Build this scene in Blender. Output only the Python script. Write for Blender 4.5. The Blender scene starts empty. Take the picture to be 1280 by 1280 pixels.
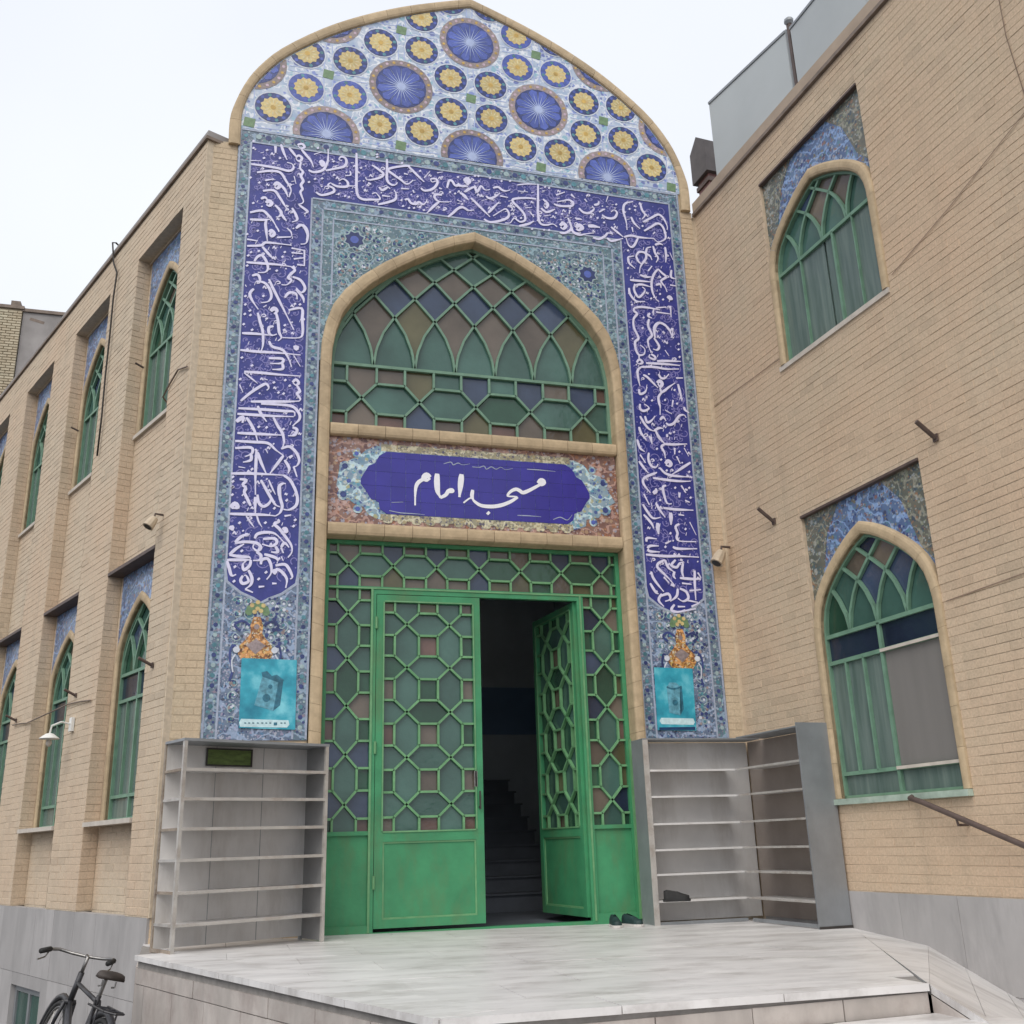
import bpy, bmesh, math, random
from mathutils import Vector, Matrix
R = math.radians
random.seed(7)
S = bpy.context.scene
COL = S.collection

# ------------------------------------------------------------------ camera
cam_d = bpy.data.cameras.new('camera'); cam = bpy.data.objects.new('camera', cam_d); COL.objects.link(cam)
YAW, PITCH, ROLL = 0.280363699, 0.313408692, -0.031551261
fwd = Vector((math.sin(YAW)*math.cos(PITCH), math.cos(YAW)*math.cos(PITCH), math.sin(PITCH)))
rt = Vector((math.cos(YAW), -math.sin(YAW), 0)); upv = rt.cross(fwd)
r2 = rt*math.cos(ROLL)+upv*math.sin(ROLL); u2 = -rt*math.sin(ROLL)+upv*math.cos(ROLL)
m = Matrix((r2, u2, -fwd)).transposed().to_4x4(); m.translation = Vector((-2.289174, -9.128392, 0.689351))
cam.matrix_world = m
cam_d.sensor_width = 36; cam_d.lens = 36*1252.749/1280; cam_d.shift_y = 8.728/1280
cam_d.clip_start = 0.05; cam_d.clip_end = 600
S.camera = cam
# ------------------------------------------------------------------ world and sun (flat overcast day)
W = bpy.data.worlds.new('World'); S.world = W; W.use_nodes = True
nt = W.node_tree; nt.nodes.clear()
wo = nt.nodes.new('ShaderNodeOutputWorld'); bg = nt.nodes.new('ShaderNodeBackground')
sky = nt.nodes.new('ShaderNodeTexSky'); sky.sky_type = 'NISHITA'; sky.sun_disc = False
SUN_EL, SUN_AZ = R(48), R(215)
sky.sun_elevation = SUN_EL; sky.sun_rotation = SUN_AZ
sky.air_density = 1.0; sky.dust_density = 6.0; sky.ozone_density = 1.0
mixs = nt.nodes.new('ShaderNodeMix'); mixs.data_type = 'RGBA'; mixs.inputs[0].default_value = 0.92
cl = nt.nodes.new('ShaderNodeTexNoise'); cl.inputs['Scale'].default_value = 1.3; cl.inputs['Detail'].default_value = 4
tcn = nt.nodes.new('ShaderNodeTexCoord'); nt.links.new(tcn.outputs['Generated'], cl.inputs['Vector'])
cr = nt.nodes.new('ShaderNodeValToRGB'); nt.links.new(cl.outputs['Fac'], cr.inputs[0])
cr.color_ramp.elements[0].position = 0.3; cr.color_ramp.elements[0].color = (7.2, 7.5, 8.3, 1)
cr.color_ramp.elements[1].position = 0.7; cr.color_ramp.elements[1].color = (8.2, 8.5, 8.95, 1)
nt.links.new(sky.outputs[0], mixs.inputs['A']); nt.links.new(cr.outputs[0], mixs.inputs['B'])
nt.links.new(mixs.outputs['Result'], bg.inputs[0]); bg.inputs[1].default_value = 0.11
nt.links.new(bg.outputs[0], wo.inputs[0])
sun_d = bpy.data.lights.new('sun', 'SUN'); sun = bpy.data.objects.new('sun', sun_d); COL.objects.link(sun)
sun_d.energy = 1.5; sun_d.angle = R(50); sun_d.color = (1.0, 0.95, 0.87)
sd = Vector((math.sin(SUN_AZ)*math.cos(SUN_EL), math.cos(SUN_AZ)*math.cos(SUN_EL), math.sin(SUN_EL)))
sun.rotation_euler = sd.to_track_quat('Z', 'Y').to_euler()
S.view_settings.view_transform = 'Standard'; S.view_settings.look = 'None'
S.view_settings.exposure = 0.2; S.view_settings.gamma = 1.0; S.view_settings.use_curve_mapping = False

# ------------------------------------------------------------------ materials
MATS = {}
def newmat(name):
    m = bpy.data.materials.new(name); m.use_nodes = True
    n = m.node_tree.nodes; b = n['Principled BSDF']
    MATS[name] = m
    return m, n, m.node_tree.links, b
def rgba(c): return (c[0], c[1], c[2], 1)
def wpos(n, l, scale=(1,1,1)):
    g = n.new('ShaderNodeNewGeometry'); mp = n.new('ShaderNodeMapping'); mp.inputs['Scale'].default_value = scale
    l.new(g.outputs['Position'], mp.inputs['Vector']); return mp.outputs[0]
def noise(n, l, vec, sc, det=4, rough=0.55):
    t = n.new('ShaderNodeTexNoise'); t.inputs['Scale'].default_value = sc; t.inputs['Detail'].default_value = det
    t.inputs['Roughness'].default_value = rough; l.new(vec, t.inputs['Vector']); return t.outputs['Fac']
def ramp(n, l, fac, stops, const=False):
    r = n.new('ShaderNodeValToRGB'); l.new(fac, r.inputs[0]); e = r.color_ramp.elements
    while len(e) < len(stops): e.new(0.5)
    for k, (p, c) in enumerate(stops): e[k].position = p; e[k].color = rgba(c)
    if const: r.color_ramp.interpolation = 'CONSTANT'
    return r.outputs[0]
def mixc(n, l, fac, a, b, mode='MIX'):
    x = n.new('ShaderNodeMix'); x.data_type = 'RGBA'; x.blend_type = mode
    for sock, v in ((x.inputs[0], fac), (x.inputs['A'], a), (x.inputs['B'], b)):
        if isinstance(v, (int, float)): sock.default_value = v
        elif isinstance(v, tuple): sock.default_value = rgba(v)
        else: l.new(v, sock)
    return x.outputs['Result']
def math_(n, l, op, a, b=None):
    x = n.new('ShaderNodeMath'); x.operation = op
    for i, v in enumerate((a, b)):
        if v is None: continue
        if isinstance(v, (int, float)): x.inputs[i].default_value = v
        else: l.new(v, x.inputs[i])
    return x.outputs[0]
def bump(n, l, b, h, dist=0.004, st=0.6):
    x = n.new('ShaderNodeBump'); x.inputs['Distance'].default_value = dist; x.inputs['Strength'].default_value = st
    l.new(h, x.inputs['Height']); l.new(x.outputs[0], b.inputs['Normal'])
def plain(name, col, rough=0.6, var=0.18, sc=9, metal=0.0, spec=0.5, stretch=(1,1,1), piece=0.0, dirt=None, bmp=0.002):
    m, n, l, b = newmat(name)
    v = wpos(n, l, stretch)
    f = noise(n, l, v, sc, 6)
    lo = tuple(x*(1-var) for x in col); hi = tuple(min(1, x*(1+var)) for x in col)
    c = ramp(n, l, f, [(0.3, lo), (0.7, hi)])
    if piece:
        g = n.new('ShaderNodeNewGeometry'); o = n.new('ShaderNodeObjectInfo')
        rnd = math_(n, l, 'FRACT', math_(n, l, 'ADD', g.outputs['Random Per Island'], o.outputs['Random']))
        k = ramp(n, l, rnd, [(0.0, (1-piece,)*3), (1.0, (1+piece*0.6,)*3)])
        c = mixc(n, l, 1.0, c, k, 'MULTIPLY')
    if dirt:
        f2 = noise(n, l, wpos(n, l, dirt[3] if len(dirt) > 3 else (1,1,1)), dirt[1], 6, 0.7)
        k = ramp(n, l, f2, [(0.48, (0,0,0)), (0.72, (1,1,1))])
        c = mixc(n, l, math_(n, l, 'MULTIPLY', k, dirt[2]), c, dirt[0])
    l.new(c, b.inputs['Base Color'])
    b.inputs['Roughness'].default_value = rough; b.inputs['Metallic'].default_value = metal
    b.inputs['Specular IOR Level'].default_value = spec
    if bmp: bump(n, l, b, noise(n, l, v, sc*9, 5), bmp)
    return m
def brickmat(name, c1, c2, c3):
    m, n, l, b = newmat(name)
    g = n.new('ShaderNodeNewGeometry'); o = n.new('ShaderNodeObjectInfo')
    rnd = math_(n, l, 'FRACT', math_(n, l, 'ADD', g.outputs['Random Per Island'], o.outputs['Random']))
    c = ramp(n, l, rnd, [(0.0, c1), (0.45, c2), (0.8, c3), (1.0, tuple(x*0.86 for x in c1))])
    v = wpos(n, l)
    big = noise(n, l, v, 0.8, 5)
    c = mixc(n, l, math_(n, l, 'MULTIPLY', ramp(n, l, big, [(0.35, (0,0,0)), (0.68, (1,1,1))]), 0.5), c, tuple(x*y for x, y in zip(c2, (1.04, 0.90, 0.84))))
    st = noise(n, l, wpos(n, l, (3.2, 3.2, 0.35)), 1.6, 6, 0.65)
    c = mixc(n, l, math_(n, l, 'MULTIPLY', ramp(n, l, st, [(0.5, (0,0,0)), (0.78, (1,1,1))]), 0.40), c, tuple(x*0.68 for x in c2))
    fn = noise(n, l, v, 60, 5)
    c = mixc(n, l, 1.0, c, ramp(n, l, fn, [(0.3, (0.84,)*3), (0.7, (1.08,)*3)]), 'MULTIPLY')
    l.new(c, b.inputs['Base Color']); b.inputs['Roughness'].default_value = 0.86; b.inputs['Specular IOR Level'].default_value = 0.25
    bump(n, l, b, fn, 0.003)
    return m
BR_L = brickmat('buff_brick', (0.60,0.50,0.380), (0.615,0.512,0.388), (0.588,0.49,0.372))
BR_R = brickmat('pinkish_brick', (0.585,0.468,0.340), (0.60,0.476,0.344), (0.572,0.460,0.332))
BR_P = brickmat('portal_brick', (0.59,0.485,0.345), (0.605,0.495,0.352), (0.575,0.472,0.338))
BR_O = brickmat('old_brick', (0.56,0.50,0.37), (0.46,0.40,0.29), (0.62,0.56,0.42))
MORT_L = plain('mortar_light', (0.59,0.495,0.375), 0.95, 0.15, 20)
MORT_R = plain('mortar_pink', (0.575,0.46,0.335), 0.95, 0.15, 20)
MORT_P = plain('mortar_cream', (0.55,0.455,0.33), 0.95, 0.12, 20)
RIM = plain('sand_colour_stone_trim', (0.50,0.385,0.245), 0.75, 0.13, 14, piece=0.12, dirt=((0.30,0.22,0.13), 3.0, 0.5))
CRACK = plain('crack_line', (0.24,0.17,0.125), 0.9, 0.25, 8)  # dark tone of the fine cracks in the right wall
COPE = plain('coping_and_shadow_brown', (0.20,0.155,0.125), 0.7, 0.25, 8)
CAPS = plain('roof_cap_plaster', (0.40,0.315,0.24), 0.85, 0.12, 4)
GREYP = plain('grey_render', (0.30,0.28,0.27), 0.9, 0.2, 1.3, dirt=((0.17,0.16,0.15), 1.0, 0.5))
MARB = plain('white_marble', (0.72,0.705,0.695), 0.38, 0.12, 2.2, piece=0.05, stretch=(0.8, 2.6, 1), dirt=((0.37,0.345,0.325), 2.1, 0.8, (0.8, 1.9, 1)))
STONE = plain('grey_stone_cladding', (0.40,0.385,0.38), 0.6, 0.13, 3, piece=0.10, stretch=(1,1,0.5), dirt=((0.28,0.27,0.27), 2.2, 0.6, (2.5, 2.5, 0.6)))
STONE2 = plain('riser_stone', (0.50,0.455,0.42), 0.6, 0.15, 4, piece=0.12, stretch=(2,2,0.7), dirt=((0.30,0.24,0.22), 3.2, 0.6))
JOINT = plain('stone_joint', (0.27,0.255,0.24), 0.9, 0.2, 12)
ASPH = plain('asphalt', (0.06,0.06,0.058), 0.95, 0.3, 30, dirt=((0.10,0.09,0.08), 1.2, 0.5))
GREEN = plain('green_gloss_paint', (0.055,0.270,0.125), 0.5, 0.16, 4, spec=0.4, dirt=((0.11,0.20,0.09), 2.6, 0.75, (1.5,1.5,0.5)), bmp=0.0025)
GREEN2 = plain('pale_green_lattice_paint', (0.15,0.345,0.165), 0.45, 0.16, 9, bmp=0.0005, dirt=((0.05,0.22,0.08), 2.0, 0.6))
GREEN3 = plain('faded_green_bars', (0.15,0.275,0.195), 0.5, 0.16, 9, bmp=0.0005)
GREEN_W = plain('weathered_green_sill', (0.36,0.45,0.38), 0.6, 0.2, 9, dirt=((0.6,0.6,0.56), 3.0, 0.6))
SILL = plain('pale_stone_sill', (0.55,0.50,0.44), 0.7, 0.12, 9)
STEEL = plain('grey_painted_steel', (0.27,0.285,0.30), 0.45, 0.10, 5, metal=0.25, bmp=0.0004, dirt=((0.17,0.175,0.18), 1.4, 0.5, (1,1,0.4)))
STEELB = plain('steel_back_sheet', (0.66,0.645,0.63), 0.5, 0.10, 2.5, metal=0.1, bmp=0.0004, dirt=((0.46,0.43,0.40), 1.8, 0.7, (2,2,0.5)))
STEELE = plain('pale_steel_edge', (0.50,0.48,0.45), 0.4, 0.12, 9, metal=0.3, bmp=0.0004, dirt=((0.22,0.14,0.09), 6.0, 0.5))
RUSTY = plain('rust_flecked_post', (0.30,0.25,0.20), 0.75, 0.3, 14, dirt=((0.12,0.06,0.035), 9.0, 0.8))
ROOFM = plain('pale_grey_roof_sheet', (0.42,0.45,0.455), 0.5, 0.06, 1.2, metal=0.1, bmp=0.0004)
DARKM = plain('dark_metal', (0.035,0.03,0.028), 0.5, 0.3, 20)
BROWNM = plain('brown_metal', (0.10,0.07,0.06), 0.6, 0.25, 10)
CABLE = plain('black_cable', (0.03,0.025,0.022), 0.7, 0.2, 9)
BLUE = plain('cobalt_tile', (0.036,0.044,0.235), 0.22, 0.25, 6, spec=0.5, dirt=((0.075,0.08,0.33), 5.0, 0.7), bmp=0.001)
BLUE_S = plain('sign_cobalt_tile', (0.038,0.032,0.29), 0.2, 0.10, 5, spec=0.5, piece=0.10, bmp=0.0005)
BLUE_R = plain('rosette_blue_tile', (0.085,0.125,0.43), 0.25, 0.2, 14, piece=0.22)
RAY = plain('pale_blue_ray', (0.42,0.50,0.74), 0.3, 0.1, 9)
LETTER = plain('white_lettering', (0.72,0.70,0.90), 0.3, 0.08, 20, bmp=0)
LETTER_W = plain('sign_lettering', (0.85,0.85,0.90), 0.3, 0.04, 20, bmp=0)
VINE = plain('lilac_vine', (0.20,0.19,0.47), 0.3, 0.2, 20, bmp=0)
PALE = plain('pale_blue_line_tile', (0.36,0.41,0.52), 0.3, 0.2, 30, piece=0.1, bmp=0)
TENDR = plain('pale_teal_tendril', (0.34,0.45,0.47), 0.3, 0.25, 25, bmp=0)
TURQ = plain('turquoise_tile', (0.09,0.245,0.30), 0.3, 0.25, 25, piece=0.3, bmp=0)
NAVY = plain('navy_tile', (0.04,0.06,0.20), 0.3, 0.25, 25, piece=0.3, bmp=0)
OCHRE = plain('ochre_tile', (0.55,0.36,0.09), 0.35, 0.25, 25, piece=0.2, bmp=0)
YELLOW = plain('yellow_tile', (0.62,0.50,0.22), 0.35, 0.2, 30, piece=0.16, dirt=((0.62,0.36,0.16), 16.0, 0.7), bmp=0)
BROWNR = plain('taupe_ring_tile', (0.31,0.25,0.25), 0.4, 0.3, 35, piece=0.2, bmp=0)
OLIVE = plain('green_square_tile', (0.15,0.25,0.13), 0.4, 0.25, 25, bmp=0)

WHITE = plain('white_glaze', (0.62,0.66,0.74), 0.3, 0.12, 30, piece=0.1, bmp=0)
PINK = plain('pale_pink_glaze', (0.55,0.42,0.50), 0.35, 0.15, 30, piece=0.1, bmp=0)
def mosaic(name, base1, base2, cols, scale, th=0.42, rough=0.3):
    """glazed floral ground: soft two-tone base with small cut pieces in several colours"""
    m, n, l, b = newmat(name)
    v = wpos(n, l)
    c = ramp(n, l, noise(n, l, v, 7, 5), [(0.35, base1), (0.65, base2)])
    for k, (sc, t) in enumerate(((scale, th), (scale*1.9, th*0.95))):
        vo = n.new('ShaderNodeTexVoronoi'); vo.inputs['Scale'].default_value = sc; l.new(v, vo.inputs['Vector'])
        mask = ramp(n, l, vo.outputs['Distance'], [(t-0.04, (1,1,1)), (t+0.06, (0,0,0))])
        sep = n.new('ShaderNodeSeparateColor'); l.new(vo.outputs['Color'], sep.inputs[0])
        stops = [(i/len(cols), cc) for i, cc in enumerate(cols)]
        pc = ramp(n, l, sep.outputs[0], stops, True)
        keep = math_(n, l, 'GREATER_THAN', sep.outputs[1], 0.35)
        c = mixc(n, l, math_(n, l, 'MULTIPLY', math_(n, l, 'MULTIPLY', mask, keep), 0.85), c, pc)
    wv = n.new('ShaderNodeTexWave'); wv.wave_type = 'RINGS'; wv.inputs['Scale'].default_value = 2.2; wv.inputs['Distortion'].default_value = 14
    wv.inputs['Detail'].default_value = 3; wv.inputs['Detail Scale'].default_value = 2.5; l.new(v, wv.inputs['Vector'])
    c = mixc(n, l, math_(n, l, 'MULTIPLY', ramp(n, l, wv.outputs['Fac'], [(0.80, (0,0,0)), (0.95, (1,1,1))]), 0.55), c, tuple(min(1, x*2.2+0.04) for x in base2))
    l.new(c, b.inputs['Base Color']); b.inputs['Roughness'].default_value = rough
    return m
TEAL = mosaic('teal_arabesque_tile', (0.085,0.150,0.190), (0.155,0.235,0.270), [(0.40,0.46,0.49), (0.05,0.07,0.20), (0.10,0.27,0.31), (0.26,0.34,0.42), (0.05,0.09,0.13), (0.42,0.44,0.52), (0.24,0.27,0.24)], 30, 0.46)
TEALB = mosaic('blue_arabesque_tile', (0.10,0.145,0.235), (0.18,0.235,0.33), [(0.42,0.45,0.55), (0.04,0.05,0.17), (0.10,0.22,0.38), (0.33,0.30,0.42), (0.05,0.06,0.09), (0.45,0.47,0.55)], 31, 0.46)
BORD = mosaic('border_floral_tile', (0.09,0.14,0.20), (0.16,0.22,0.29), [(0.34,0.40,0.46), (0.04,0.05,0.15), (0.12,0.26,0.27), (0.28,0.22,0.28)], 30)
SPAN = mosaic('window_spandrel_tile', (0.075,0.12,0.25), (0.14,0.22,0.37), [(0.34,0.38,0.46), (0.03,0.04,0.17), (0.10,0.24,0.28), (0.22,0.19,0.10), (0.26,0.13,0.10), (0.32,0.36,0.44), (0.05,0.06,0.12)], 22)
SPANG = mosaic('green_gold_spandrel_tile', (0.10,0.115,0.10), (0.17,0.165,0.13), [(0.28,0.30,0.22), (0.05,0.08,0.12), (0.30,0.17,0.10), (0.36,0.39,0.40), (0.08,0.14,0.17)], 24)
SIGNB = mosaic('red_brown_floral_tile', (0.19,0.10,0.085), (0.27,0.165,0.135), [(0.48,0.40,0.38), (0.12,0.06,0.07), (0.34,0.15,0.08), (0.33,0.34,0.42), (0.42,0.28,0.18)], 22, 0.46)
SIGNC = mosaic('sky_blue_floral_tile', (0.16,0.27,0.38), (0.32,0.42,0.48), [(0.55,0.60,0.60), (0.05,0.08,0.28), (0.44,0.42,0.20), (0.12,0.34,0.44)], 22)
SIGNG = mosaic('gold_lace_tile', (0.26,0.24,0.16), (0.36,0.34,0.24), [(0.60,0.56,0.40), (0.08,0.07,0.15), (0.42,0.34,0.18)], 30)
TYMP = mosaic('white_girih_ground', (0.34,0.44,0.60), (0.56,0.62,0.72), [(0.20,0.26,0.60), (0.68,0.72,0.78), (0.26,0.48,0.58), (0.12,0.15,0.42), (0.66,0.70,0.78)], 12, 0.42)
ORANGE = mosaic('orange_vase_tile', (0.22,0.09,0.045), (0.42,0.20,0.06), [(0.60,0.44,0.14), (0.10,0.045,0.03), (0.50,0.25,0.07), (0.62,0.56,0.44)], 34, 0.44)
# glass
def glass(name, col, rough=0.12, var=0.25):
    m, n, l, b = newmat(name)
    v = wpos(n, l); f = noise(n, l, v, 2.0, 5)
    o = n.new('ShaderNodeObjectInfo')
    c = ramp(n, l, f, [(0.3, tuple(x*(1-var) for x in col)), (0.7, tuple(x*(1+var) for x in col))])
    c = mixc(n, l, 1.0, c, ramp(n, l, o.outputs['Random'], [(0, (0.78,)*3), (1, (1.18,)*3)]), 'MULTIPLY')
    l.new(c, b.inputs['Base Color']); b.inputs['Roughness'].default_value = rough
    b.inputs['Specular IOR Level'].default_value = 0.55
    bump(n, l, b, noise(n, l, v, 9, 3), 0.01, 0.35)
    return m
G_TEAL = glass('teal_glass', (0.060,0.130,0.110)); G_GREEN = glass('green_glass', (0.030,0.085,0.055))
G_BROWN = glass('mauve_brown_glass', (0.135,0.112,0.092)); G_OLIVE = glass('olive_glass', (0.118,0.110,0.060))
G_BLUE = glass('blue_glass', (0.050,0.072,0.125)); G_NAVY = glass('navy_glass', (0.022,0.032,0.060)); G_ROSE = glass('rose_glass', (0.145,0.088,0.075))
def clear_glass(name, tint, gloss):
    m, n, l, b = newmat(name); n.remove(b)
    out = [x for x in n if x.type == 'OUTPUT_MATERIAL'][0]
    t = n.new('ShaderNodeBsdfTransparent'); t.inputs[0].default_value = rgba(tint)
    g = n.new('ShaderNodeBsdfGlossy'); g.inputs['Roughness'].default_value = 0.08; g.inputs[0].default_value = (0.8,0.9,0.9,1)
    fr = n.new('ShaderNodeFresnel'); fr.inputs[0].default_value = 1.5
    mx = n.new('ShaderNodeMixShader'); l.new(math_(n, l, 'ADD', math_(n, l, 'MULTIPLY', fr.outputs[0], 0.6), gloss), mx.inputs[0])
    l.new(t.outputs[0], mx.inputs[1]); l.new(g.outputs[0], mx.inputs[2]); l.new(mx.outputs[0], out.inputs[0])
    return m
def frosted(name, c1, c2, amount):
    m, n, l, b = newmat(name); out = [x for x in n if x.type == 'OUTPUT_MATERIAL'][0]
    v = wpos(n, l, (3.0,3.0,0.25)); f = noise(n, l, v, 5.0, 5)
    l.new(ramp(n, l, f, [(0.3, c1), (0.7, c2)]), b.inputs['Base Color']); b.inputs['Roughness'].default_value = 0.14
    b.inputs['Specular IOR Level'].default_value = 0.4; bump(n, l, b, noise(n, l, wpos(n, l), 7, 3), 0.01, 0.3)
    t = n.new('ShaderNodeBsdfTransparent'); t.inputs[0].default_value = (0.6,0.78,0.74,1)
    mx = n.new('ShaderNodeMixShader'); mx.inputs[0].default_value = amount
    l.new(t.outputs[0], mx.inputs[1]); l.new(b.outputs[0], mx.inputs[2]); l.new(mx.outputs[0], out.inputs[0]); return m
G_CLEAR = frosted('green_tinted_glass', (0.115,0.17,0.155), (0.235,0.30,0.275), 0.74)
CURT = plain('grey_green_curtain', (0.30,0.40,0.37), 0.9, 0.15, 3, stretch=(1,1,0.2), bmp=0)
CURT_G = plain('grey_insect_screen', (0.19,0.18,0.17), 0.85, 0.08, 2, bmp=0, stretch=(3,3,0.3))
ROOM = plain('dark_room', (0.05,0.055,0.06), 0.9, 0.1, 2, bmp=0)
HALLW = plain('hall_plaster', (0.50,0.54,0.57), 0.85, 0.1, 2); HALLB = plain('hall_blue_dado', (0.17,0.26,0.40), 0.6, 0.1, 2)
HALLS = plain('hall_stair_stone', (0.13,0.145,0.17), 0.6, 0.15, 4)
def poster_mat():
    m, n, l, b = newmat('cyan_poster_print')
    v = wpos(n, l); f = noise(n, l, v, 4.5, 5)
    c = ramp(n, l, f, [(0.3, (0.015,0.20,0.30)), (0.5, (0.04,0.38,0.50)), (0.68, (0.22,0.64,0.74))])
    l.new(c, b.inputs['Base Color']); b.inputs['Roughness'].default_value = 0.35
    return m
POST = poster_mat()
POST_D = plain('poster_dark_teal', (0.03,0.15,0.22), 0.35, 0.35, 25, bmp=0); POST_M = plain('poster_mid_blue', (0.12,0.34,0.44), 0.35, 0.4, 25, bmp=0)
POST_W = plain('poster_pale_strip', (0.58,0.78,0.82), 0.35, 0.15, 25, bmp=0); POST_N = plain('poster_navy', (0.012,0.05,0.14), 0.35, 0.2, 25, bmp=0)
RUB = plain('black_rubber', (0.02,0.02,0.02), 0.75, 0.3, 20); SHOEW = plain('pale_shoe_sole', (0.62,0.60,0.57), 0.7, 0.1, 20); SHOEG = plain('teal_shoe_upper', (0.015,0.04,0.04), 0.6, 0.3, 30)
BIKE = plain('bicycle_paint', (0.05,0.05,0.055), 0.4, 0.3, 20, metal=0.4); CHROME = plain('dull_chrome', (0.30,0.29,0.28), 0.35, 0.2, 20, metal=0.9)
LEATH = plain('saddle_leather', (0.045,0.035,0.03), 0.6, 0.3, 20)
LAMPW = plain('white_lamp_shade', (0.75,0.75,0.72), 0.5, 0.05, 9, bmp=0)
PLAQUE = plain('olive_plaque', (0.11,0.17,0.04), 0.5, 0.4, 14, stretch=(1,1,3)); 
BEIGEP = plain('beige_plastic', (0.50,0.41,0.30), 0.6, 0.15, 9)

# ------------------------------------------------------------------ helpers
class Fr:
    """a wall frame: u along the wall, n out of it, z up"""
    def __init__(s, o, ang):
        s.o = Vector(o); s.u = Vector((math.cos(ang), math.sin(ang), 0)); s.ang = ang
    def setn(s, sign): s.n = Vector((s.u.y, -s.u.x, 0))*sign; return s
    def P(s, u, z, off=0.0): return s.o + s.u*u + s.n*off + Vector((0, 0, z))
PF = Fr((0,0,0), 0).setn(1)                                  # portal front, n = -y
RWF = Fr((2.673,0,0), math.atan2(-0.99681426, 0.0797579)).setn(1)      # right wall: u runs towards the viewer, n = -x
LWF = Fr((-2.819,0,0), math.atan2(0.91118678, -0.4119935)).setn(-1)    # left wall: u runs away from the viewer
assert RWF.n.x < 0 and LWF.n.x < 0
class MB:
    def __init__(s): s.v = []; s.f = []
    def add(s, pts, faces):
        b = len(s.v); s.v += [tuple(p) for p in pts]; s.f += [tuple(b+i for i in f) for f in faces]
    def poly(s, F, pts, off): s.add([F.P(u, z, off) for u, z in pts], [list(range(len(pts)))])
    def prism(s, F, pts, o0, o1):
        n = len(pts); P = [F.P(u, z, o0) for u, z in pts] + [F.P(u, z, o1) for u, z in pts]
        s.add(P, [list(range(n, 2*n)), list(range(n-1, -1, -1))] + [[i, (i+1) % n, n+(i+1) % n, n+i] for i in range(n)])
    def box(s, F, u0, u1, z0, z1, o0, o1): s.prism(F, [(u0,z0),(u1,z0),(u1,z1),(u0,z1)], o0, o1)
    def cube(s, x0, x1, y0, y1, z0, z1):
        s.add([(x,y,z) for z in (z0,z1) for x,y in ((x0,y0),(x1,y0),(x1,y1),(x0,y1))], [(3,2,1,0),(4,5,6,7),(0,1,5,4),(1,2,6,5),(2,3,7,6),(3,0,4,7)])
    def bar(s, a, b, w, h=None, up=None):
        a = Vector(a); b = Vector(b); h = h or w; d = (b-a).normalized()
        up = Vector(up) if up is not None else (Vector((0,0,1)) if abs(d.z) < .9 else Vector((1,0,0)))
        x = d.cross(up).normalized()*w/2; y = x.cross(d).normalized()*h/2
        s.add([p+q for p in (a,b) for q in (-x-y, x-y, x+y, -x+y)], [(3,2,1,0),(4,5,6,7),(0,1,5,4),(1,2,6,5),(2,3,7,6),(3,0,4,7)])
    def tube(s, pts, r, k=8, closed=False):
        pts = [Vector(p) for p in pts]; n = len(pts); base = len(s.v); ref = None
        for i, p in enumerate(pts):
            a = pts[(i-1) % n] if (closed or i > 0) else p; b = pts[(i+1) % n] if (closed or i < n-1) else p
            d = (b-a).normalized()
            if ref is None: ref = d.orthogonal().normalized()
            ref = (ref-d*ref.dot(d)).normalized(); q = d.cross(ref)
            rr = r[i] if isinstance(r, (list, tuple)) else r
            for j in range(k):
                t = 2*math.pi*j/k; s.v.append(tuple(p+ref*math.cos(t)*rr+q*math.sin(t)*rr))
        for i in range(n if closed else n-1):
            for j in range(k):
                s.f.append((base+i*k+j, base+((i+1) % n)*k+j, base+((i+1) % n)*k+(j+1) % k, base+i*k+(j+1) % k))
        if not closed:
            s.f.append(tuple(base+j for j in range(k-1, -1, -1))); s.f.append(tuple(base+(n-1)*k+j for j in range(k)))
    def ribbon(s, F, pts, wf, off, th=0.0):
        n = len(pts)
        if n < 2: return
        L = []; Rr = []
        for i in range(n):
            a = pts[max(0, i-1)]; b = pts[min(n-1, i+1)]; dx = b[0]-a[0]; dz = b[1]-a[1]; q = math.hypot(dx, dz) or 1e-6
            w = wf(i/(n-1)) if callable(wf) else wf
            L.append((pts[i][0]-dz/q*w/2, pts[i][1]+dx/q*w/2)); Rr.append((pts[i][0]+dz/q*w/2, pts[i][1]-dx/q*w/2))
        P = [F.P(u, z, off+i*0.00004) for i, (u, z) in enumerate(L)] + [F.P(u, z, off+i*0.00004) for i, (u, z) in enumerate(Rr)]
        s.add(P, [[i, i+1, n+i+1, n+i] for i in range(n-1)])
        if th:
            P = [F.P(u, z, off) for u, z in L] + [F.P(u, z, off-th) for u, z in L]
            s.add(P, [[i, i+1, n+i+1, n+i] for i in range(n-1)])
            P = [F.P(u, z, off) for u, z in Rr] + [F.P(u, z, off-th) for u, z in Rr]
            s.add(P, [[i, i+1, n+i+1, n+i] for i in range(n-1)])
    def disc(s, F, c, r, off, k=16, rot=0, clip=None):
        pts = [(c[0]+r*math.cos(rot+2*math.pi*i/k), c[1]+r*math.sin(rot+2*math.pi*i/k)) for i in range(k)]
        if clip: pts = clip_poly(pts, clip)
        if len(pts) > 2: s.poly(F, pts, off)
    def build(s, name, mat, parent=None, smooth=False, kind=None, label=None):
        if not s.v: return None
        me = bpy.data.meshes.new(name); L = Vector((0,0,0))
        if parent is not None:
            L = world_loc(parent)
        me.from_pydata([tuple(Vector(p)-L) for p in s.v], [], s.f)
        me.materials.append(mat)
        bm = bmesh.new(); bm.from_mesh(me); bmesh.ops.recalc_face_normals(bm, faces=bm.faces) if len(s.f) < 40000 and not getattr(s, 'norecalc', False) else None
        bm.to_mesh(me); bm.free()
        if smooth:
            for p in me.polygons: p.use_smooth = True
        o = bpy.data.objects.new(name, me); COL.objects.link(o)
        if parent is not None: o.parent = parent
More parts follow.
